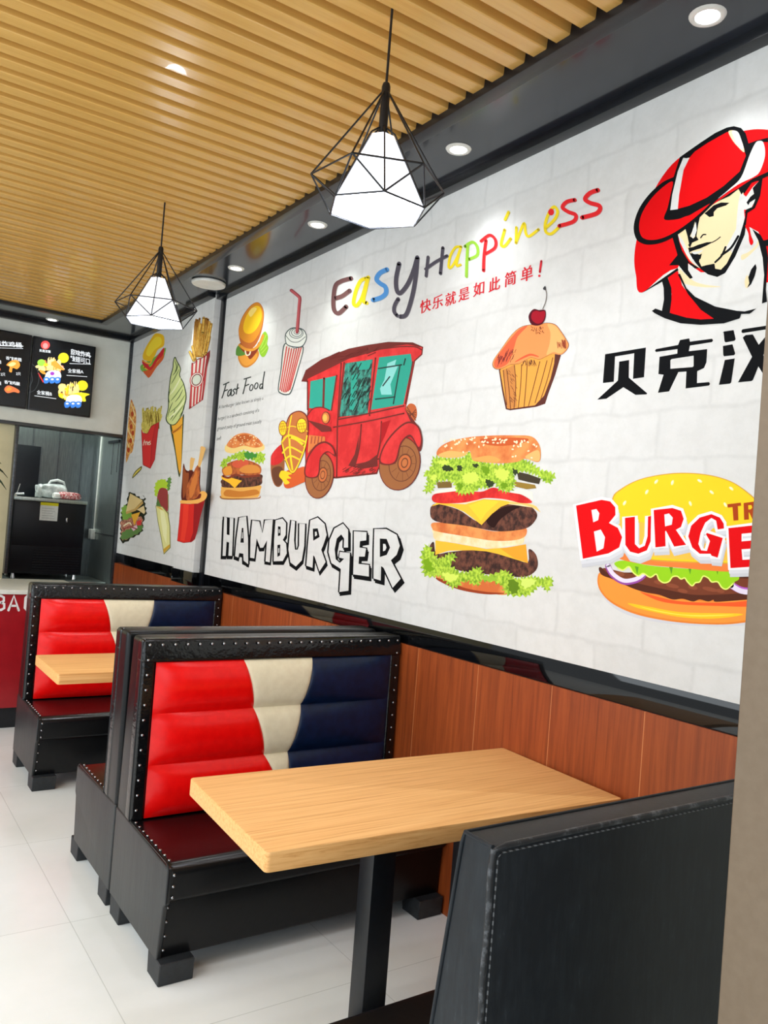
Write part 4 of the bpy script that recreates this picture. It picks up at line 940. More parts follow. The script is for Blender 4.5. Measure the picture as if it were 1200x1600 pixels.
for (x, y, rx) in ((640, 770, 40), (700, 800, 30), (860, 790, 46), (560, 750, 30), (760, 780, 28), (920, 800, 26), (330, 700, 30)): a.ell((140, 76, 52), x, y, rx, 12, 12, 14)
a.stroke((150, 76, 160), 34, [(262, 655), (290, 705), (350, 745), (410, 742), (455, 722), (480, 695)]); a.stroke((226, 216, 236), 24, [(262, 652), (292, 700), (350, 738), (410, 735), (452, 716), (478, 692)])
a.stroke((176, 92, 190), 40, [(985, 765), (1040, 795), (1110, 800), (1200, 780)]); a.stroke((226, 216, 236), 30, [(985, 768), (1040, 800), (1110, 806), (1200, 785)])
a.blob((150, 206, 34), [(300, 636), (360, 622), (500, 650), (700, 668), (950, 684), (1020, 690), (1030, 730), (1000, 750), (960, 786), (930, 778), (905, 745), (870, 745), (850, 722), (820, 712), (800, 745), (775, 750), (755, 768), (728, 745), (712, 722), (690, 728), (668, 712), (640, 716), (620, 742), (590, 752), (560, 735), (545, 700), (510, 718), (470, 695), (440, 710), (410, 690), (385, 655), (350, 678), (320, 665)], 5)
a.stroke((226, 240, 120), 8, [(320, 665), (350, 678), (385, 658), (410, 692), (440, 712), (470, 698), (510, 720), (545, 702), (562, 735), (590, 752), (620, 744), (640, 718), (668, 714), (690, 730), (712, 724), (728, 746), (755, 770), (775, 752), (800, 746), (820, 714), (850, 724), (870, 747), (905, 747), (930, 780), (960, 788), (1000, 752)])
for x in (430, 630, 740, 900): a.poly((90, 150, 40), [(x-10, 655), (x+12, 660), (x+4, 705)])
a.blob((238, 128, 62), [(330, 600), (400, 560), (700, 590), (950, 600), (1000, 640), (1000, 682), (900, 684), (700, 666), (500, 648), (360, 622)])
a.blob((216, 160, 60), [(286, 262), (340, 200), (450, 145), (600, 114), (740, 108), (880, 125), (1000, 166), (1110, 245), (1200, 330), (1240, 430), (1230, 560), (1100, 640), (900, 640), (500, 620), (330, 560), (290, 420)])
a.blob((250, 206, 40), [(292, 266), (344, 206), (452, 150), (600, 120), (740, 114), (880, 131), (1000, 172), (1105, 250), (1190, 332), (1228, 430), (1218, 550), (1095, 630), (900, 632), (500, 612), (336, 555), (296, 420)])
a.blob((252, 190, 76), [(340, 380), (600, 430), (900, 440), (1180, 400), (1200, 520), (1080, 620), (880, 620), (560, 606), (360, 540)])
for (x, y, r) in ((490, 220, -60), (640, 165, -70), (360, 285, -60), (745, 288, 70), (870, 222, 40), (800, 155, 30), (985, 200, 40), (950, 295, 60), (545, 160, -50)): a.ell((250, 236, 170), x, y, 16, 8, r, 12); a.ell((252, 246, 214), x-3, y-2, 9, 4, r, 10)
LET = [([(75, 300), (225, 266), (275, 275), (305, 310), (306, 355), (268, 402), (320, 430), (345, 485), (328, 545), (265, 580), (115, 612)], ([(165, 326), (195, 320), (212, 345), (205, 385), (176, 398)], [(180, 452), (220, 440), (245, 485), (236, 550), (196, 570)])),
       ([(362, 372), (420, 365), (420, 525), (445, 550), (478, 535), (494, 480), (497, 364), (515, 360), (512, 510), (490, 562), (440, 582), (392, 570), (364, 530)], ()),
       ([(530, 326), (640, 314), (690, 330), (706, 378), (690, 425), (660, 442), (720, 530), (650, 540), (603, 448), (597, 450), (600, 538), (540, 545)], ([(592, 352), (620, 346), (642, 370), (636, 412), (597, 422)],)),
       ([(942, 434), (905, 440), (896, 388), (868, 372), (832, 400), (805, 460), (792, 525), (808, 562), (842, 566), (860, 508), (836, 468), (842, 460), (935, 490), (905, 605), (870, 594), (862, 582), (800, 582), (756, 545), (733, 480), (750, 418), (800, 370), (868, 350), (918, 370), (940, 405)], ()),
       ([(968, 432), (1150, 412), (1152, 455), (1045, 465), (1045, 510), (1130, 502), (1130, 550), (1045, 556), (1050, 618), (1160, 612), (1160, 655), (980, 666)], ())]
for L, h in LET: a.stroke((200, 202, 208), 34, [(x+10, y+42) for x, y in L], False, True)
for L, h in LET: a.poly((200, 202, 208), [(x+10, y+42) for x, y in L]); a.stroke((212, 214, 220), 34, [(x+5, y+22) for x, y in L], False, True)
for L, h in LET: a.stroke((238, 238, 242), 36, L, False, True)
for L, h in LET: a.poly((228, 228, 234), L)
for L, h in LET: a.poly((220, 12, 18), L, holes=h)
for q in ([(962, 292), (1040, 283), (1041, 300), (1022, 303), (1025, 385), (998, 388), (992, 308), (965, 312)],): a.poly((168, 66, 26), q)
a.poly((168, 66, 26), [(1057, 285), (1115, 277), (1138, 295), (1136, 325), (1118, 335), (1142, 375), (1108, 378), (1090, 340), (1085, 340), (1087, 381), (1060, 383)], holes=([(1083, 298), (1102, 296), (1108, 310), (1100, 322), (1084, 324)],))
a.done('yellow burger behind big red lettering')

# --- outlined hamburger lettering
a = Art('outlined_lettering_print', mural, (320, 660, 3.529), base=BS)
LET = [([(107, 520), (122, 525), (121, 618), (136, 622), (138, 526), (158, 528), (150, 736), (130, 735), (134, 662), (120, 658), (115, 736), (98, 736)], (), -4),
       ([(190, 526), (228, 518), (238, 640), (239, 782), (214, 762), (212, 724), (190, 720), (185, 745), (167, 738), (175, 640)], ([(205, 590), (211, 590), (213, 655), (199, 655)],), -2),
       ([(262, 540), (300, 546), (318, 612), (332, 540), (375, 535), (358, 772), (335, 766), (343, 650), (322, 690), (306, 692), (286, 640), (273, 750), (250, 746), (252, 640)], (), 0),
       ([(390, 540), (428, 530), (448, 555), (446, 620), (430, 648), (448, 668), (452, 722), (430, 764), (380, 766), (382, 650)], ([(405, 578), (416, 580), (416, 618), (405, 622)], [(402, 682), (414, 680), (413, 728), (402, 735)]), 1),
       ([(478, 540), (497, 545), (492, 650), (497, 702), (512, 702), (520, 680), (521, 558), (553, 560), (548, 680), (535, 760), (502, 795), (472, 772), (461, 700), (468, 620)], (), 2),
       ([(582, 540), (622, 525), (660, 560), (672, 620), (652, 680), (642, 702), (666, 770), (632, 822), (606, 742), (598, 732), (594, 802), (560, 790), (570, 660)], ([(600, 592), (620, 590), (628, 628), (602, 645)],), 5),
       ([(762, 558), (715, 585), (688, 650), (682, 715), (698, 775), (750, 808), (742, 935), (792, 928), (800, 720), (745, 714), (740, 745), (768, 752), (745, 775), (722, 755), (716, 700), (728, 640), (752, 618), (768, 640), (766, 690), (790, 690), (790, 592)], (), 8),
       ([(822, 600), (892, 605), (890, 650), (856, 655), (853, 690), (889, 695), (882, 740), (850, 740), (848, 780), (905, 786), (905, 850), (818, 838), (822, 700)], (), 10),
       ([(935, 588), (1000, 588), (1058, 620), (1075, 680), (1058, 730), (1026, 760), (1080, 862), (1036, 912), (986, 802), (972, 792), (970, 872), (930, 860), (932, 700)], ([(972, 650), (1000, 652), (1014, 690), (1000, 722), (972, 732)],), 15)]
for L, h, dx in LET:
    for k in (0.5, 1.0): a.poly(K, [(x+dx*k, y+(16+abs(dx)*0.5)*k) for x, y in L]); a.stroke(K, 14, [(x+dx*k, y+(16+abs(dx)*0.5)*k) for x, y in L], False, True)
for L, h, dx in LET: a.stroke(K, 17, L, False, True)
for L, h, dx in LET:
    a.poly('wallpaper', L)
    for q in h: a.poly(K, [((x-sum(p[0] for p in q)/len(q))*1.35+sum(p[0] for p in q)/len(q), (y-sum(p[1] for p in q)/len(q))*1.25+sum(p[1] for p in q)/len(q)) for x, y in q]); a.poly('wallpaper', [((x-sum(p[0] for p in q)/len(q))*0.45+sum(p[0] for p in q)/len(q), (y-sum(p[1] for p in q)/len(q))*0.5+sum(p[1] for p in q)/len(q)) for x, y in q])
a.done('white block lettering with black outlines')

# --- red vintage car
a = Art('vintage_car_print', mural, (400, 500, 4.2857), base=BS)
CR, CD, TE = 'ink_carred', (112, 48, 44), (52, 158, 138)
a.blob((150, 92, 56), [(98, 950), (105, 900), (150, 860), (190, 900), (185, 1060), (160, 1115), (125, 1105), (102, 1040)]); a.blob((104, 64, 46), [(108, 1000), (150, 980), (180, 1000), (172, 1090), (140, 1112), (112, 1060)])
a.blob(CR, [(98, 950), (112, 890), (165, 835), (190, 850), (185, 930), (150, 965), (108, 972)])
a.blob((188, 98, 56), [(1000, 600), (1030, 560), (1068, 575), (1078, 640), (1050, 685), (1005, 670)]); 
for k in range(5): a.stroke((104, 56, 42), 5, [(1010, 668-k*22), (1070, 600+k*18)], False)
a.poly(CD, [(303, 412), (333, 335), (440, 262), (620, 192), (740, 168), (885, 146), (1050, 150), (1120, 180), (1114, 232), (1066, 276), (1002, 600), (1090, 715), (1108, 862), (822, 1000), (812, 1032), (538, 1062), (330, 1042), (328, 800), (345, 600), (340, 415)])
a.poly(CR, [(345, 418), (345, 395), (500, 320), (620, 260), (760, 220), (900, 180), (1050, 158), (1112, 185), (1106, 228), (1060, 270), (998, 600), (1040, 690), (1095, 720), (1098, 850), (820, 985), (805, 1020), (540, 1050), (335, 1030), (335, 800), (352, 600)])
a.poly(CD, [(303, 412), (333, 335), (440, 262), (540, 222), (500, 258), (420, 300), (360, 345), (345, 375), (345, 412)]);
for k in range(26): x = rnd.uniform(470, 720); a.stroke(CD, 6, [(x, 272-0.29*(x-470)+rnd.uniform(-8, 16)), (x+30, 258-0.29*(x-470)+rnd.uniform(-6, 10))], False)
a.stroke(CD, 7, [(340, 345), (480, 285), (640, 235), (800, 200), (960, 180)]); a.stroke(CD, 8, [(760, 215), (885, 185), (1050, 178), (1110, 200)]); a.stroke(CD, 16, [(950, 155), (1040, 160), (1100, 180)], taper=True)
a.poly(TE, [(365, 410), (540, 372), (505, 605), (355, 590)]); a.stroke(CD, 14, [(456, 390), (450, 590)], False); a.stroke(CD, 10, [(540, 372), (505, 605)], False)
a.poly('ink_dark_glass', [(598, 290), (782, 262), (748, 632), (558, 648)]); a.poly(TE, [(670, 280), (770, 268), (760, 330), (690, 335)]); a.poly(TE, [(640, 370), (678, 360), (655, 600), (625, 600)])
a.poly(TE, [(825, 250), (1036, 226), (1046, 292), (986, 566), (770, 602)]); 
for q in ([(880, 290), (940, 265), (930, 300), (950, 310), (900, 430), (910, 500), (840, 500), (830, 460), (860, 400)],): a.poly((136, 206, 200), q)
for p in ([(820, 325), (975, 300)], [(965, 300), (920, 560)], [(800, 530), (930, 515)], [(850, 440), (895, 380)], [(990, 300), (1000, 260)]): a.stroke((48, 64, 60), 9, p, False)
for p in ([(345, 410), (345, 600)], [(570, 290), (545, 700)], [(590, 285), (555, 650)], [(800, 255), (760, 640)], [(545, 700), (540, 1050)], [(555, 665), (760, 625), (990, 575)], [(520, 718), (760, 675), (990, 625)], [(705, 700), (690, 860), (660, 980)], [(840, 680), (830, 830), (800, 960)], [(1050, 280), (1000, 560)], [(640, 975), (760, 950), (820, 930)]): a.stroke(CD, 9, p)
a.poly(CD, [(650, 985), (760, 940), (812, 900), (815, 980), (720, 995)]); a.poly(CD, [(618, 975), (660, 900), (690, 770), (680, 920), (655, 985)]); a.poly((170, 34, 38), [(840, 690), (900, 670), (860, 780), (835, 830)])
for k in range(40):
    x = rnd.uniform(580, 780); yy = rnd.uniform(980, 1035); a.stroke(CD, 4, [(x, yy), (x+22, yy-14)], False)
for k in range(44):
    x = rnd.uniform(570, 750); yy = rnd.uniform(320, 620); a.stroke((40, 50, 46), 5, [(x, yy), (x+22, yy-40)], False)
for k in range(20):
    x = rnd.uniform(480, 780); yy = 262-0.16*(x-480)+rnd.uniform(-22, 22); a.stroke(CD, 6, [(x, yy), (x+50, yy-22)], False)
a.blob(CR, [(345, 640), (380, 595), (440, 585), (490, 610), (500, 690), (430, 700), (360, 680)]); a.stroke(CD, 8, [(345, 640), (380, 595), (440, 585), (490, 605)])
a.poly(CD, [(345, 670), (420, 690), (500, 715), (505, 745), (440, 750), (390, 710)])
a.ell(CD, 468, 655, 30, 42); a.ell((206, 120, 64), 466, 655, 24, 36); a.ell((236, 176, 84), 462, 655, 14, 24)
a.poly((208, 120, 66), [(358, 770), (462, 782), (462, 820), (400, 835), (350, 890)]);
for x in (375, 398, 420, 442): a.stroke((150, 60, 50), 6, [(x, 782), (x-6, 826)], False)
a.stroke((236, 170, 96), 4, [(358, 772), (350, 888)], False)
a.blob((206, 92, 48), [(200, 1015), (260, 1000), (330, 985), (335, 1070), (300, 1095), (215, 1128), (185, 1100)]); a.blob((244, 200, 44), [(155, 1045), (170, 1010), (210, 1015), (240, 1030), (215, 1040), (235, 1060), (205, 1065), (225, 1090), (195, 1100), (175, 1070)])
a.blob(CD, [(198, 700), (230, 630), (295, 608), (345, 650), (350, 760), (322, 890), (252, 1028), (200, 960), (168, 830)]); a.blob((190, 112, 62), [(204, 700), (236, 636), (292, 615), (338, 655), (343, 760), (316, 885), (252, 1018), (206, 950), (176, 828)])
Y2 = (246, 206, 52)
a.stroke(Y2, 9, [(176, 828), (206, 950), (250, 1020), (316, 885), (342, 775)]); a.stroke(Y2, 12, [(222, 770), (230, 900), (245, 1010)]); a.stroke(Y2, 8, [(238, 640), (226, 700), (215, 780)])
for p, w in (([(172, 820), (222, 772), (325, 815)], 12), ([(225, 785), (270, 800), (320, 840)], 16), ([(178, 890), (225, 850), (310, 890)], 11), ([(195, 935), (232, 910), (292, 935)], 11), ([(210, 720), (250, 712), (345, 745)], 6)): a.stroke(Y2, w, p)
a.ell((150, 84, 40), 180, 725, 29, 53, 0); a.ell((244, 206, 50), 180, 725, 24, 47, 0); a.ell((150, 84, 40), 306, 707, 37, 53, 0); a.ell((244, 206, 50), 306, 707, 31, 46, 0)
for x0, s in ((180, 20), (306, 26)):
    for k in (-1, 0, 1): a.stroke((190, 130, 40), 4, [(x0+k*s*0.6-8, 690), (x0+k*s*0.6+6, 750)], False); a.stroke((190, 130, 40), 4, [(x0-s, 715+k*20), (x0+s, 708+k*20)], False)
def wheel(cx, cy, rx, ry, rot):
    a.ell(CD, cx, cy, rx+6, ry+6, rot); a.ell((156, 100, 62), cx, cy, rx, ry, rot)
    a.ring((112, 66, 46), 6, cx+rx*0.15, cy, rx*0.68, ry*0.68, rot)
    for k in range(12):
        t = 2*pi*k/12; a.stroke((128, 78, 50), 4, [(cx+rx*0.15+rx*0.36*cos(t), cy+ry*0.36*sin(t)), (cx+rx*0.15+rx*0.64*cos(t), cy+ry*0.64*sin(t))], False)
    a.ell((112, 66, 46), cx+rx*0.25, cy-ry*0.03, rx*0.36, ry*0.36, rot); a.ell((196, 108, 62), cx+rx*0.25, cy-ry*0.03, rx*0.30, ry*0.30, rot); a.ell((112, 66, 46), cx+rx*0.25, cy-ry*0.03, rx*0.18, ry*0.2, rot); a.ell((190, 112, 66), cx+rx*0.25, cy-ry*0.03, rx*0.13, ry*0.15, rot)
wheel(424, 1042, 90, 150, 8); wheel(962, 962, 132, 176, 12)
a.blob(CD, [(328, 1045), (336, 940), (392, 845), (458, 812), (515, 845), (532, 915), (480, 885), (435, 930), (418, 1048)]); a.blob(CR, [(336, 1040), (345, 942), (398, 855), (458, 824), (506, 852), (522, 900), (476, 878), (428, 925), (410, 1040)])
a.blob(CD, [(828, 960), (845, 860), (915, 755), (1008, 682), (1085, 705), (1114, 800), (1095, 880), (1035, 782), (975, 830), (935, 958)]); a.blob(CR, [(838, 950), (855, 862), (922, 764), (1010, 694), (1078, 714), (1104, 795), (1088, 850), (1035, 768), (968, 820), (925, 950)])
a.done('red vintage car')

# --- small burger on top, paper cup, small lettering, second small burger
a = Art('small_burger_print', mural, (320, 440, 6.156), base=BS)
a.blob((206, 132, 52), [(318, 720), (345, 640), (480, 640), (522, 690), (492, 765), (430, 818), (380, 825), (340, 790)]); a.blob((228, 156, 66), [(330, 730), (360, 690), (480, 690), (505, 710), (478, 765), (420, 805), (370, 800)])
a.blob((144, 192, 54), [(520, 600), (545, 520), (580, 480), (608, 530), (600, 600), (612, 640), (580, 715), (545, 720), (518, 660)])
for p in ([(535, 640), (570, 560), (590, 510)], [(540, 660), (580, 610), (600, 560)], [(545, 690), (575, 660), (600, 630)]): a.stroke((180, 214, 90), 6, p)
a.blob((92, 140, 60), [(298, 690), (305, 640), (332, 612), (395, 660), (390, 700), (340, 715), (305, 710)])
a.blob((140, 60, 40), [(345, 590), (470, 640), (520, 580), (515, 650), (440, 745), (400, 700), (340, 640)]); a.stroke((236, 228, 200), 12, [(388, 660), (400, 705), (430, 700), (440, 660)])
a.stroke((222, 150, 60), 26, [(335, 610), (390, 650), (460, 655), (520, 610), (560, 520)])
a.blob((186, 104, 52), [(326, 500), (330, 430), (365, 330), (430, 240), (490, 200), (535, 215), (568, 290), (560, 410), (525, 540), (470, 630), (400, 640), (345, 590)])
a.blob((216, 140, 48), [(328, 490), (336, 425), (370, 335), (432, 248), (490, 206), (532, 220), (562, 295), (552, 405), (515, 510), (460, 580), (400, 585), (345, 545)])
a.blob((246, 196, 44), [(370, 430), (400, 330), (450, 260), (500, 232), (540, 260), (545, 350), (500, 450), (440, 500), (385, 490)]); a.blob((252, 222, 120), [(420, 300), (460, 250), (500, 260), (470, 310), (440, 340)])
a.done('yellow-topped burger seen from above')
a = Art('paper_cup_print', mural, (320, 440, 6.156), base=BS)
G3 = (70, 84, 84)
a.blob(G3, [(762, 600), (860, 640), (952, 632), (900, 850), (838, 1055), (795, 1092), (735, 1082), (702, 1035), (728, 850)]); body = [(772, 605), (860, 645), (942, 640), (890, 850), (828, 1048), (790, 1080), (738, 1070), (712, 1030), (738, 850)]
a.blob((226, 222, 212), body)
for k in range(7):
    t = (k+0.5)/7; x0 = 776+(940-776)*t; x1 = 716+(826-716)*t
    a.stroke((200, 84, 80), 13, [(x0, 622+28*sin(pi*t)), (x1, 1032+30*sin(pi*t))], False)
a.blob(G3, [(772, 560), (775, 500), (820, 450), (880, 440), (950, 460), (982, 520), (972, 580), (930, 632), (850, 632), (790, 610)]); a.blob((228, 232, 224), [(780, 560), (783, 505), (825, 458), (880, 448), (945, 468), (973, 520), (964, 575), (926, 622), (850, 622), (795, 602)])
a.stroke(G3, 6, [(780, 520), (830, 575), (900, 580), (968, 530)]); a.ring(G3, 6, 880, 495, 66, 50); a.ring(G3, 6, 884, 490, 50, 38); a.ring(G3, 5, 886, 486, 28, 22)
a.stroke((150, 62, 70), 32, [(832, 84), (898, 138), (914, 165), (908, 240), (888, 485)]); a.stroke((196, 96, 100), 20, [(834, 88), (894, 140), (908, 168), (902, 240), (884, 480)])
a.done('striped paper cup with a bent straw')
a = Art('fast_food_text_print', mural, (320, 440, 6.156), base=BS)
T3 = (50, 56, 54)
for p in ([(205, 985), (185, 1060), (165, 1120)], [(180, 992), (232, 968)], [(184, 1055), (218, 1040)], [(255, 1035), (228, 1055), (220, 1098), (238, 1092), (256, 1040)], [(257, 1035), (252, 1098)], [(292, 1030), (272, 1048), (286, 1072), (264, 1098)], [(318, 985), (302, 1082)], [(296, 1040), (326, 1022)], [(402, 930), (385, 1010), (368, 1078)], [(378, 938), (442, 918)], [(386, 1005), (424, 988)], [(575, 868), (560, 960), (556, 1032)], [(556, 985), (535, 990), (528, 1020), (540, 1030), (558, 1000)]): a.stroke(T3, 11, p)
a.ring(T3, 10, 448, 1020, 15, 30, 15); a.ring(T3, 10, 495, 1003, 15, 30, 15)
a.done('handwritten black heading')
a = Art('small_text_print', mural, (320, 440, 6.156), base=BS)
for s, o, e in (('A hamburger (also known as simply a', (132, 1225), (628, 1122)), ('burger) is a sandwich consisting of a', (122, 1335), (628, 1228)), ('ground patty of ground meat (usually', (118, 1430), (628, 1345)), ('beef)', (112, 1530), (166, 1512))):
    n = len(s)*0.5; ux = ((e[0]-o[0])/n, (e[1]-o[1])/n); a.text(T3, s, o, (ux[0], ux[1]), (8, -48), 0.0)
a.done('lines of small black handwriting')
a = Art('stacked_burger_print', mural, (320, 660, 3.529), base=BS)
a.blob((150, 96, 50), [(86, 405), (150, 418), (290, 416), (302, 400), (300, 420), (200, 426), (100, 424)])
a.blob((226, 168, 84), [(90, 370), (110, 352), (295, 345), (306, 375), (298, 405), (270, 416), (110, 418), (90, 400)]); a.blob((196, 122, 50), [(120, 372), (200, 380), (280, 370), (295, 395), (200, 412), (110, 405)])
a.blob('ink_patty', [(90, 320), (130, 300), (300, 285), (316, 315), (305, 345), (220, 358), (105, 358), (92, 340)]); a.poly((246, 186, 50), [(88, 295), (130, 300), (205, 322), (190, 335), (165, 363), (135, 335), (95, 312)])
a.blob('ink_chicken', [(98, 250), (150, 215), (220, 205), (300, 235), (310, 275), (280, 295), (200, 288), (120, 295), (100, 285)]); a.blob((210, 92, 64), [(150, 225), (200, 205), (240, 215), (230, 245), (170, 250)]); a.blob((214, 140, 66), [(190, 260), (230, 235), (290, 240), (300, 275), (220, 280)]); a.blob((226, 150, 60), [(100, 262), (140, 240), (150, 280), (115, 292)])
a.stroke((130, 60, 44), 12, [(100, 296), (130, 305), (170, 290), (220, 300), (300, 292)]); 
a.poly('ink_lettuce', jag([(88, 220), (130, 190), (170, 172), (215, 158), (260, 165), (326, 172), (326, 220), (290, 222), (250, 205), (200, 208), (150, 205), (110, 248), (92, 245)], 9, 9, 31)); a.poly((70, 140, 60), jag([(215, 170), (255, 165), (290, 185), (240, 205)], 7, 8, 32))
a.blob((236, 206, 130), [(114, 160), (122, 120), (200, 110), (310, 112), (327, 150), (270, 165), (215, 150), (165, 170)]); a.blob('ink_bun', [(122, 128), (140, 95), (175, 68), (218, 58), (268, 70), (305, 100), (318, 130), (270, 140), (215, 128), (160, 142)])
a.blob((188, 96, 48), [(170, 80), (218, 66), (260, 80), (230, 110), (190, 105)])
for k in range(40): a.ell((240, 220, 170), rnd.uniform(140, 305), rnd.uniform(72, 125), 4, 2.4, rnd.uniform(0, 180), 7)
a.done('small stacked burger')

# --- far panel and pillar pictures
TA, TB = (180, 440, 6), (180, 640, 6)
a = Art('sandwich_print', mfar, TA, base=BS)
a.blob((120, 176, 70), [(235, 800), (260, 770), (380, 700), (470, 620), (462, 690), (440, 740), (360, 830), (300, 860), (250, 840)])
a.blob((214, 96, 50), [(262, 840), (300, 830), (380, 760), (450, 680), (448, 730), (390, 800), (322, 898), (290, 880)]); a.stroke((240, 190, 60), 22, [(270, 800), (320, 815), (390, 740), (450, 660)])
a.blob((206, 46, 52), [(256, 740), (300, 760), (330, 800), (380, 720), (455, 620), (452, 680), (400, 740), (330, 830), (262, 780)]); a.stroke((244, 168, 60), 14, [(258, 740), (320, 770), (345, 730)])
a.blob((240, 190, 40), [(258, 690), (285, 620), (330, 545), (375, 488), (430, 492), (458, 520), (455, 600), (400, 640), (370, 700), (330, 745), (270, 735)]); a.blob((250, 220, 60), [(290, 670), (320, 590), (380, 520), (430, 530), (430, 590), (370, 640), (320, 700)])
a.done('yellow topped sandwich')
a = Art('ice_cream_print', mfar, TB, base=BS)
a.blob((60, 70, 40), [(512, 140), (575, 205), (640, 40), (640, 150), (622, 500), (606, 628), (588, 590), (560, 400)]); a.poly((236, 170, 56), [(526, 130), (560, 135), (632, 60), (630, 140), (618, 560), (606, 605), (594, 560), (540, 210)]); a.poly((214, 134, 46), [(530, 205), (620, 150), (622, 175), (538, 230)])
a.stroke((110, 70, 30), 6, [(540, 215), (580, 190), (626, 140)])
v = [(x, y-1200) for x, y in [(560, 708), (578, 745), (612, 815), (604, 880), (642, 960), (664, 1080), (642, 1180), (618, 1260), (565, 1335), (512, 1338), (478, 1285), (498, 1180), (500, 1060), (518, 900), (540, 810), (545, 750)]]
a.blob((54, 74, 44), [(x+(x-570)*0.06, y+(y+170)*0.012) for x, y in v]); a.blob((206, 216, 146), v)
a.stroke((40, 60, 34), 8, [(x, y) for x, y in v], True, True)
for p in ([(590, 760), (575, 830), (540, 880)], [(520, 1000), (500, 1080), (510, 1140)], [(655, 1120), (640, 1200), (600, 1270)], [(540, 1130), (510, 1200), (490, 1270)], [(560, 1190), (545, 1250), (515, 1300)], [(635, 1010), (600, 1080), (560, 1130)]): a.stroke((44, 64, 38), 7, [(x, y-1200) for x, y in p], taper=True)
for p in ([(600, 820), (560, 900), (525, 960)], [(640, 960), (570, 1060), (520, 1120)], [(655, 1060), (590, 1160), (510, 1230)], [(640, 1160), (580, 1240), (530, 1310)], [(560, 740), (575, 800), (560, 850)]): a.stroke((110, 130, 76), 9, [(x, y-1200) for x, y in p], taper=True)
for p in ([(615, 900), (560, 1000), (515, 1060)], [(650, 1110), (580, 1210), (505, 1280)]): a.stroke((232, 236, 190), 14, [(x, y-1200) for x, y in p], taper=True)
a.done('pale green ice cream cone')
a = Art('fries_print', mfar, TB, base=BS)
for k in range(24):
    x = 258+7.4*k; top = -2+rnd.uniform(-25, 35)-0.15*k; a.stroke('ink_fry2', 13, [(x+rnd.uniform(-6, 6), top), (262+6*k, 150+rnd.uniform(-20, 30))], False)
a.blob('ink_fry2', [(250, 120), (320, 60), (430, 40), (432, 90), (395, 140), (340, 170), (310, 225), (270, 215), (250, 190)])
for k in range(16): x = 262+rnd.uniform(0, 150); a.stroke((120, 96, 30), 5, [(x, rnd.uniform(20, 60)), (x+rnd.uniform(-12, 12), rnd.uniform(90, 190))], False)
a.poly((150, 36, 36), [(243, 180), (258, 216), (300, 224), (338, 152), (412, 114), (372, 470), (330, 555), (262, 522), (258, 515)]); a.poly((206, 52, 50), [(248, 186), (262, 222), (302, 230), (342, 158), (375, 140), (340, 330), (328, 545), (264, 515)]); a.poly((188, 46, 48), [(378, 138), (408, 120), (368, 466), (332, 545), (345, 330)])
for p in ([(275, 285), (262, 335)], [(266, 308), (278, 304)], [(285, 300), (282, 332)], [(286, 310), (298, 298)], [(300, 304), (299, 330)], [(309, 318), (316, 308), (308, 306), (309, 328), (318, 326)], [(330, 296), (320, 305), (332, 320), (320, 330)]): a.stroke((226, 210, 190), 6, p)
a.blob((96, 90, 40), [(160, 645), (170, 605), (200, 565), (248, 530), (242, 565), (195, 615)]); a.blob((216, 196, 90), [(168, 630), (178, 605), (205, 572), (240, 545), (234, 562), (192, 605)])
a.done('red carton of fries with one fallen fry')
a = Art('pizza_print', mfar, TB, base=BS)
a.poly('ink_pizza', crm([(150, -96), (172, -50), (190, 0), (197, 70), (190, 200), (165, 380), (135, 420), (112, 482), (100, 478), (108, 300), (122, 120), (136, -20)]))
for p in ([(150, -60), (188, 60)], [(130, 60), (190, 150)], [(120, 180), (175, 320)], [(112, 300), (140, 400)]): a.stroke((236, 214, 160), 8, p, False)
for (x, y) in ((160, 40), (150, 160), (145, 290), (165, 220), (125, 380)): a.ell((176, 70, 36), x, y, 14, 24, 0, 12)
a.done('slice edge of pizza')
a = Art('club_sandwich_print', mfar, TB, base=BS)
a.poly((40, 44, 30), jag([(138, 772), (265, 845), (262, 800), (282, 830), (276, 880), (292, 960), (258, 1075), (250, 1150), (160, 1200), (62, 1250), (48, 1100), (55, 1000), (62, 920), (108, 885)], 10, 20, 41))
a.poly('ink_club', jag([(60, 1040), (240, 1000), (250, 1080), (240, 1140), (70, 1225), (60, 1120)], 8, 14, 42)); a.poly((122, 160, 66), jag([(66, 920), (110, 895), (150, 960), (150, 1010), (70, 1030)], 9, 14, 43)); a.poly((96, 130, 70), jag([(70, 1150), (240, 1080), (240, 1140), (75, 1225)], 8, 14, 44))
a.poly((222, 196, 136), [(140, 785), (258, 852), (180, 930), (100, 958)]); a.poly((198, 160, 92), [(100, 958), (180, 930), (258, 858), (262, 880), (190, 950), (104, 980)]); a.poly((226, 202, 150), [(200, 940), (268, 900), (282, 960), (270, 980), (220, 945)])
a.poly((236, 176, 60), [(150, 985), (235, 960), (180, 1085)]); a.poly((214, 60, 60), [(200, 1050), (248, 1030), (240, 1085), (205, 1085)]); a.poly((226, 186, 196), [(150, 1110), (200, 1080), (210, 1110), (170, 1140)]); a.stroke((236, 220, 180), 12, [(80, 1090), (130, 1060), (150, 1080)]); a.stroke((150, 60, 60), 10, [(75, 1120), (140, 1100), (200, 1120)])
a.done('club sandwich')
a = Art('wrap_print', mfar, TB, base=BS)
a.poly((96, 140, 66), jag([(470, 700), (510, 625), (525, 660), (505, 760), (480, 740)], 8, 12, 51)); a.poly((176, 206, 56), jag([(372, 800), (378, 690), (430, 655), (478, 665), (488, 740), (420, 745), (395, 810)], 10, 14, 52))
a.blob((150, 62, 60), [(392, 830), (420, 740), (480, 745), (495, 800), (490, 960), (450, 925), (400, 900)]); a.poly((84, 120, 60), [(385, 880), (398, 830), (430, 905), (385, 905)])
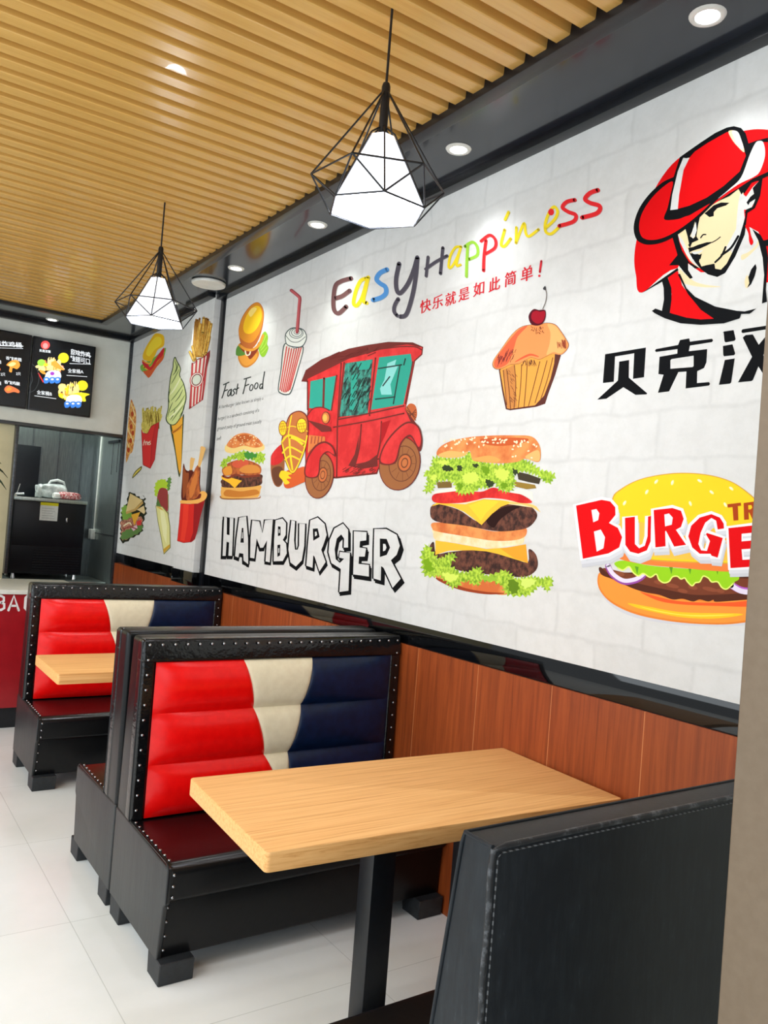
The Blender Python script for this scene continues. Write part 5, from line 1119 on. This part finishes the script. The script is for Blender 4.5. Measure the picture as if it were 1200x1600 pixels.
a.poly((130, 130, 70), [(378, 900), (440, 905), (496, 965), (492, 800), (500, 790), (502, 1000), (516, 1090), (520, 1295), (455, 1360), (428, 1200), (398, 1050)]); a.poly((220, 216, 146), [(384, 906), (440, 914), (490, 975), (508, 1090), (512, 1288), (458, 1345), (434, 1200), (404, 1050)]); a.poly((234, 232, 178), [(420, 930), (460, 960), (485, 1090), (480, 1260), (450, 1180), (430, 1040)]); a.poly((206, 160, 56), [(455, 1345), (512, 1285), (512, 1260), (450, 1310)]); a.poly((214, 176, 76), [(386, 910), (420, 912), (450, 940), (430, 940)])
a.done('wrapped roll with filling')
PP = ('x', XP)
a = Art('striped_fries_print', mpil, TA, PP, base=BS)
for k in range(22):
    x = 752+6.6*k; a.stroke((150, 100, 40), 18, [(x, 375+rnd.uniform(-30, 60)), (728+5.8*k, 700)], False)
    a.stroke('ink_fry', 15, [(x, 378+rnd.uniform(-25, 70)), (728+5.8*k, 700)], False)
for p in ([(700, 660), (735, 740)], [(725, 610), (750, 730)], [(885, 520), (850, 670)], [(870, 480), (820, 690)], [(900, 400), (870, 560)], [(830, 340), (820, 480)]): a.stroke((110, 76, 30), 26, p, False); a.stroke('ink_fry', 19, p, False)
a.poly((120, 56, 50), [(715, 765), (740, 762), (770, 725), (830, 705), (890, 640), (888, 700), (838, 900), (822, 1110), (700, 1192), (690, 1200), (704, 1000)]); a.poly((234, 222, 212), [(722, 768), (742, 768), (770, 735), (832, 712), (860, 690), (832, 900), (816, 1105), (706, 1182), (712, 1000)])
ST = (196, 72, 74)
for t in (0.02, 0.27, 0.52, 0.77, 0.97):
    tx = lambda q: (722+(872-722)*q, 770-90*q); bx_ = lambda q: (704+(818-704)*q, 1182-78*q)
    a.stroke(ST, 17, [tx(t), ((tx(t)[0]+bx_(t)[0])/2-(5 if t > 0.5 else 0), 960), bx_(t)], False)
a.poly((150, 52, 56), [(858, 690), (886, 650), (838, 900), (822, 1108), (810, 1112), (828, 900)])
a.ell(ST, 763, 920, 62, 74, 25); a.ell((236, 228, 220), 763, 920, 54, 66, 25); a.ell((128, 62, 62), 763, 920, 46, 58, 25); a.ell((214, 220, 206), 763, 920, 37, 48, 25)
a.done('red striped carton of fries')
a = Art('chicken_bucket_print', mpil, TB, PP, base=BS)
a.poly((92, 36, 28), crm([(622, 850), (628, 650), (640, 505), (660, 560), (690, 575), (712, 545), (735, 582), (772, 520), (800, 545), (795, 700), (800, 830), (700, 870)], True, 4))
BN = (226, 178, 108)
a.blob(BN, [(700, 560), (702, 480), (712, 448), (730, 455), (746, 458), (740, 490), (722, 560)]); a.blob(BN, [(774, 530), (795, 400), (800, 350), (822, 345), (846, 362), (838, 400), (795, 535)])
a.blob((150, 78, 44), [(632, 660), (642, 540), (665, 590), (690, 600), (680, 700), (640, 830)]); a.blob('ink_chicken', [(668, 840), (672, 720), (720, 620), (765, 530), (792, 560), (785, 660), (792, 820), (730, 860)]); a.blob((208, 122, 60), [(695, 760), (720, 660), (765, 570), (770, 660), (740, 780), (705, 830)])
a.poly((240, 178, 92), crm([(616, 850), (690, 852), (770, 830), (800, 770), (840, 768), (862, 800), (836, 850), (770, 880), (690, 882), (614, 878)], True, 4)); a.poly((110, 40, 30), crm([(790, 790), (805, 790), (800, 825), (770, 840), (700, 850), (760, 828)], True, 4))
a.poly((150, 30, 34), [(612, 880), (700, 884), (775, 880), (842, 848), (822, 920), (800, 1000), (772, 1130), (748, 1215), (715, 1243), (640, 1250), (580, 1232), (598, 1060)]); a.poly((210, 44, 38), [(612, 882), (690, 886), (740, 884), (735, 1000), (730, 1150), (700, 1238), (640, 1246), (584, 1228), (600, 1060)])
a.poly((228, 60, 44), [(640, 886), (690, 888), (680, 1050), (650, 1230), (610, 1225), (630, 1050)])
a.done('red bucket of chicken drumsticks')
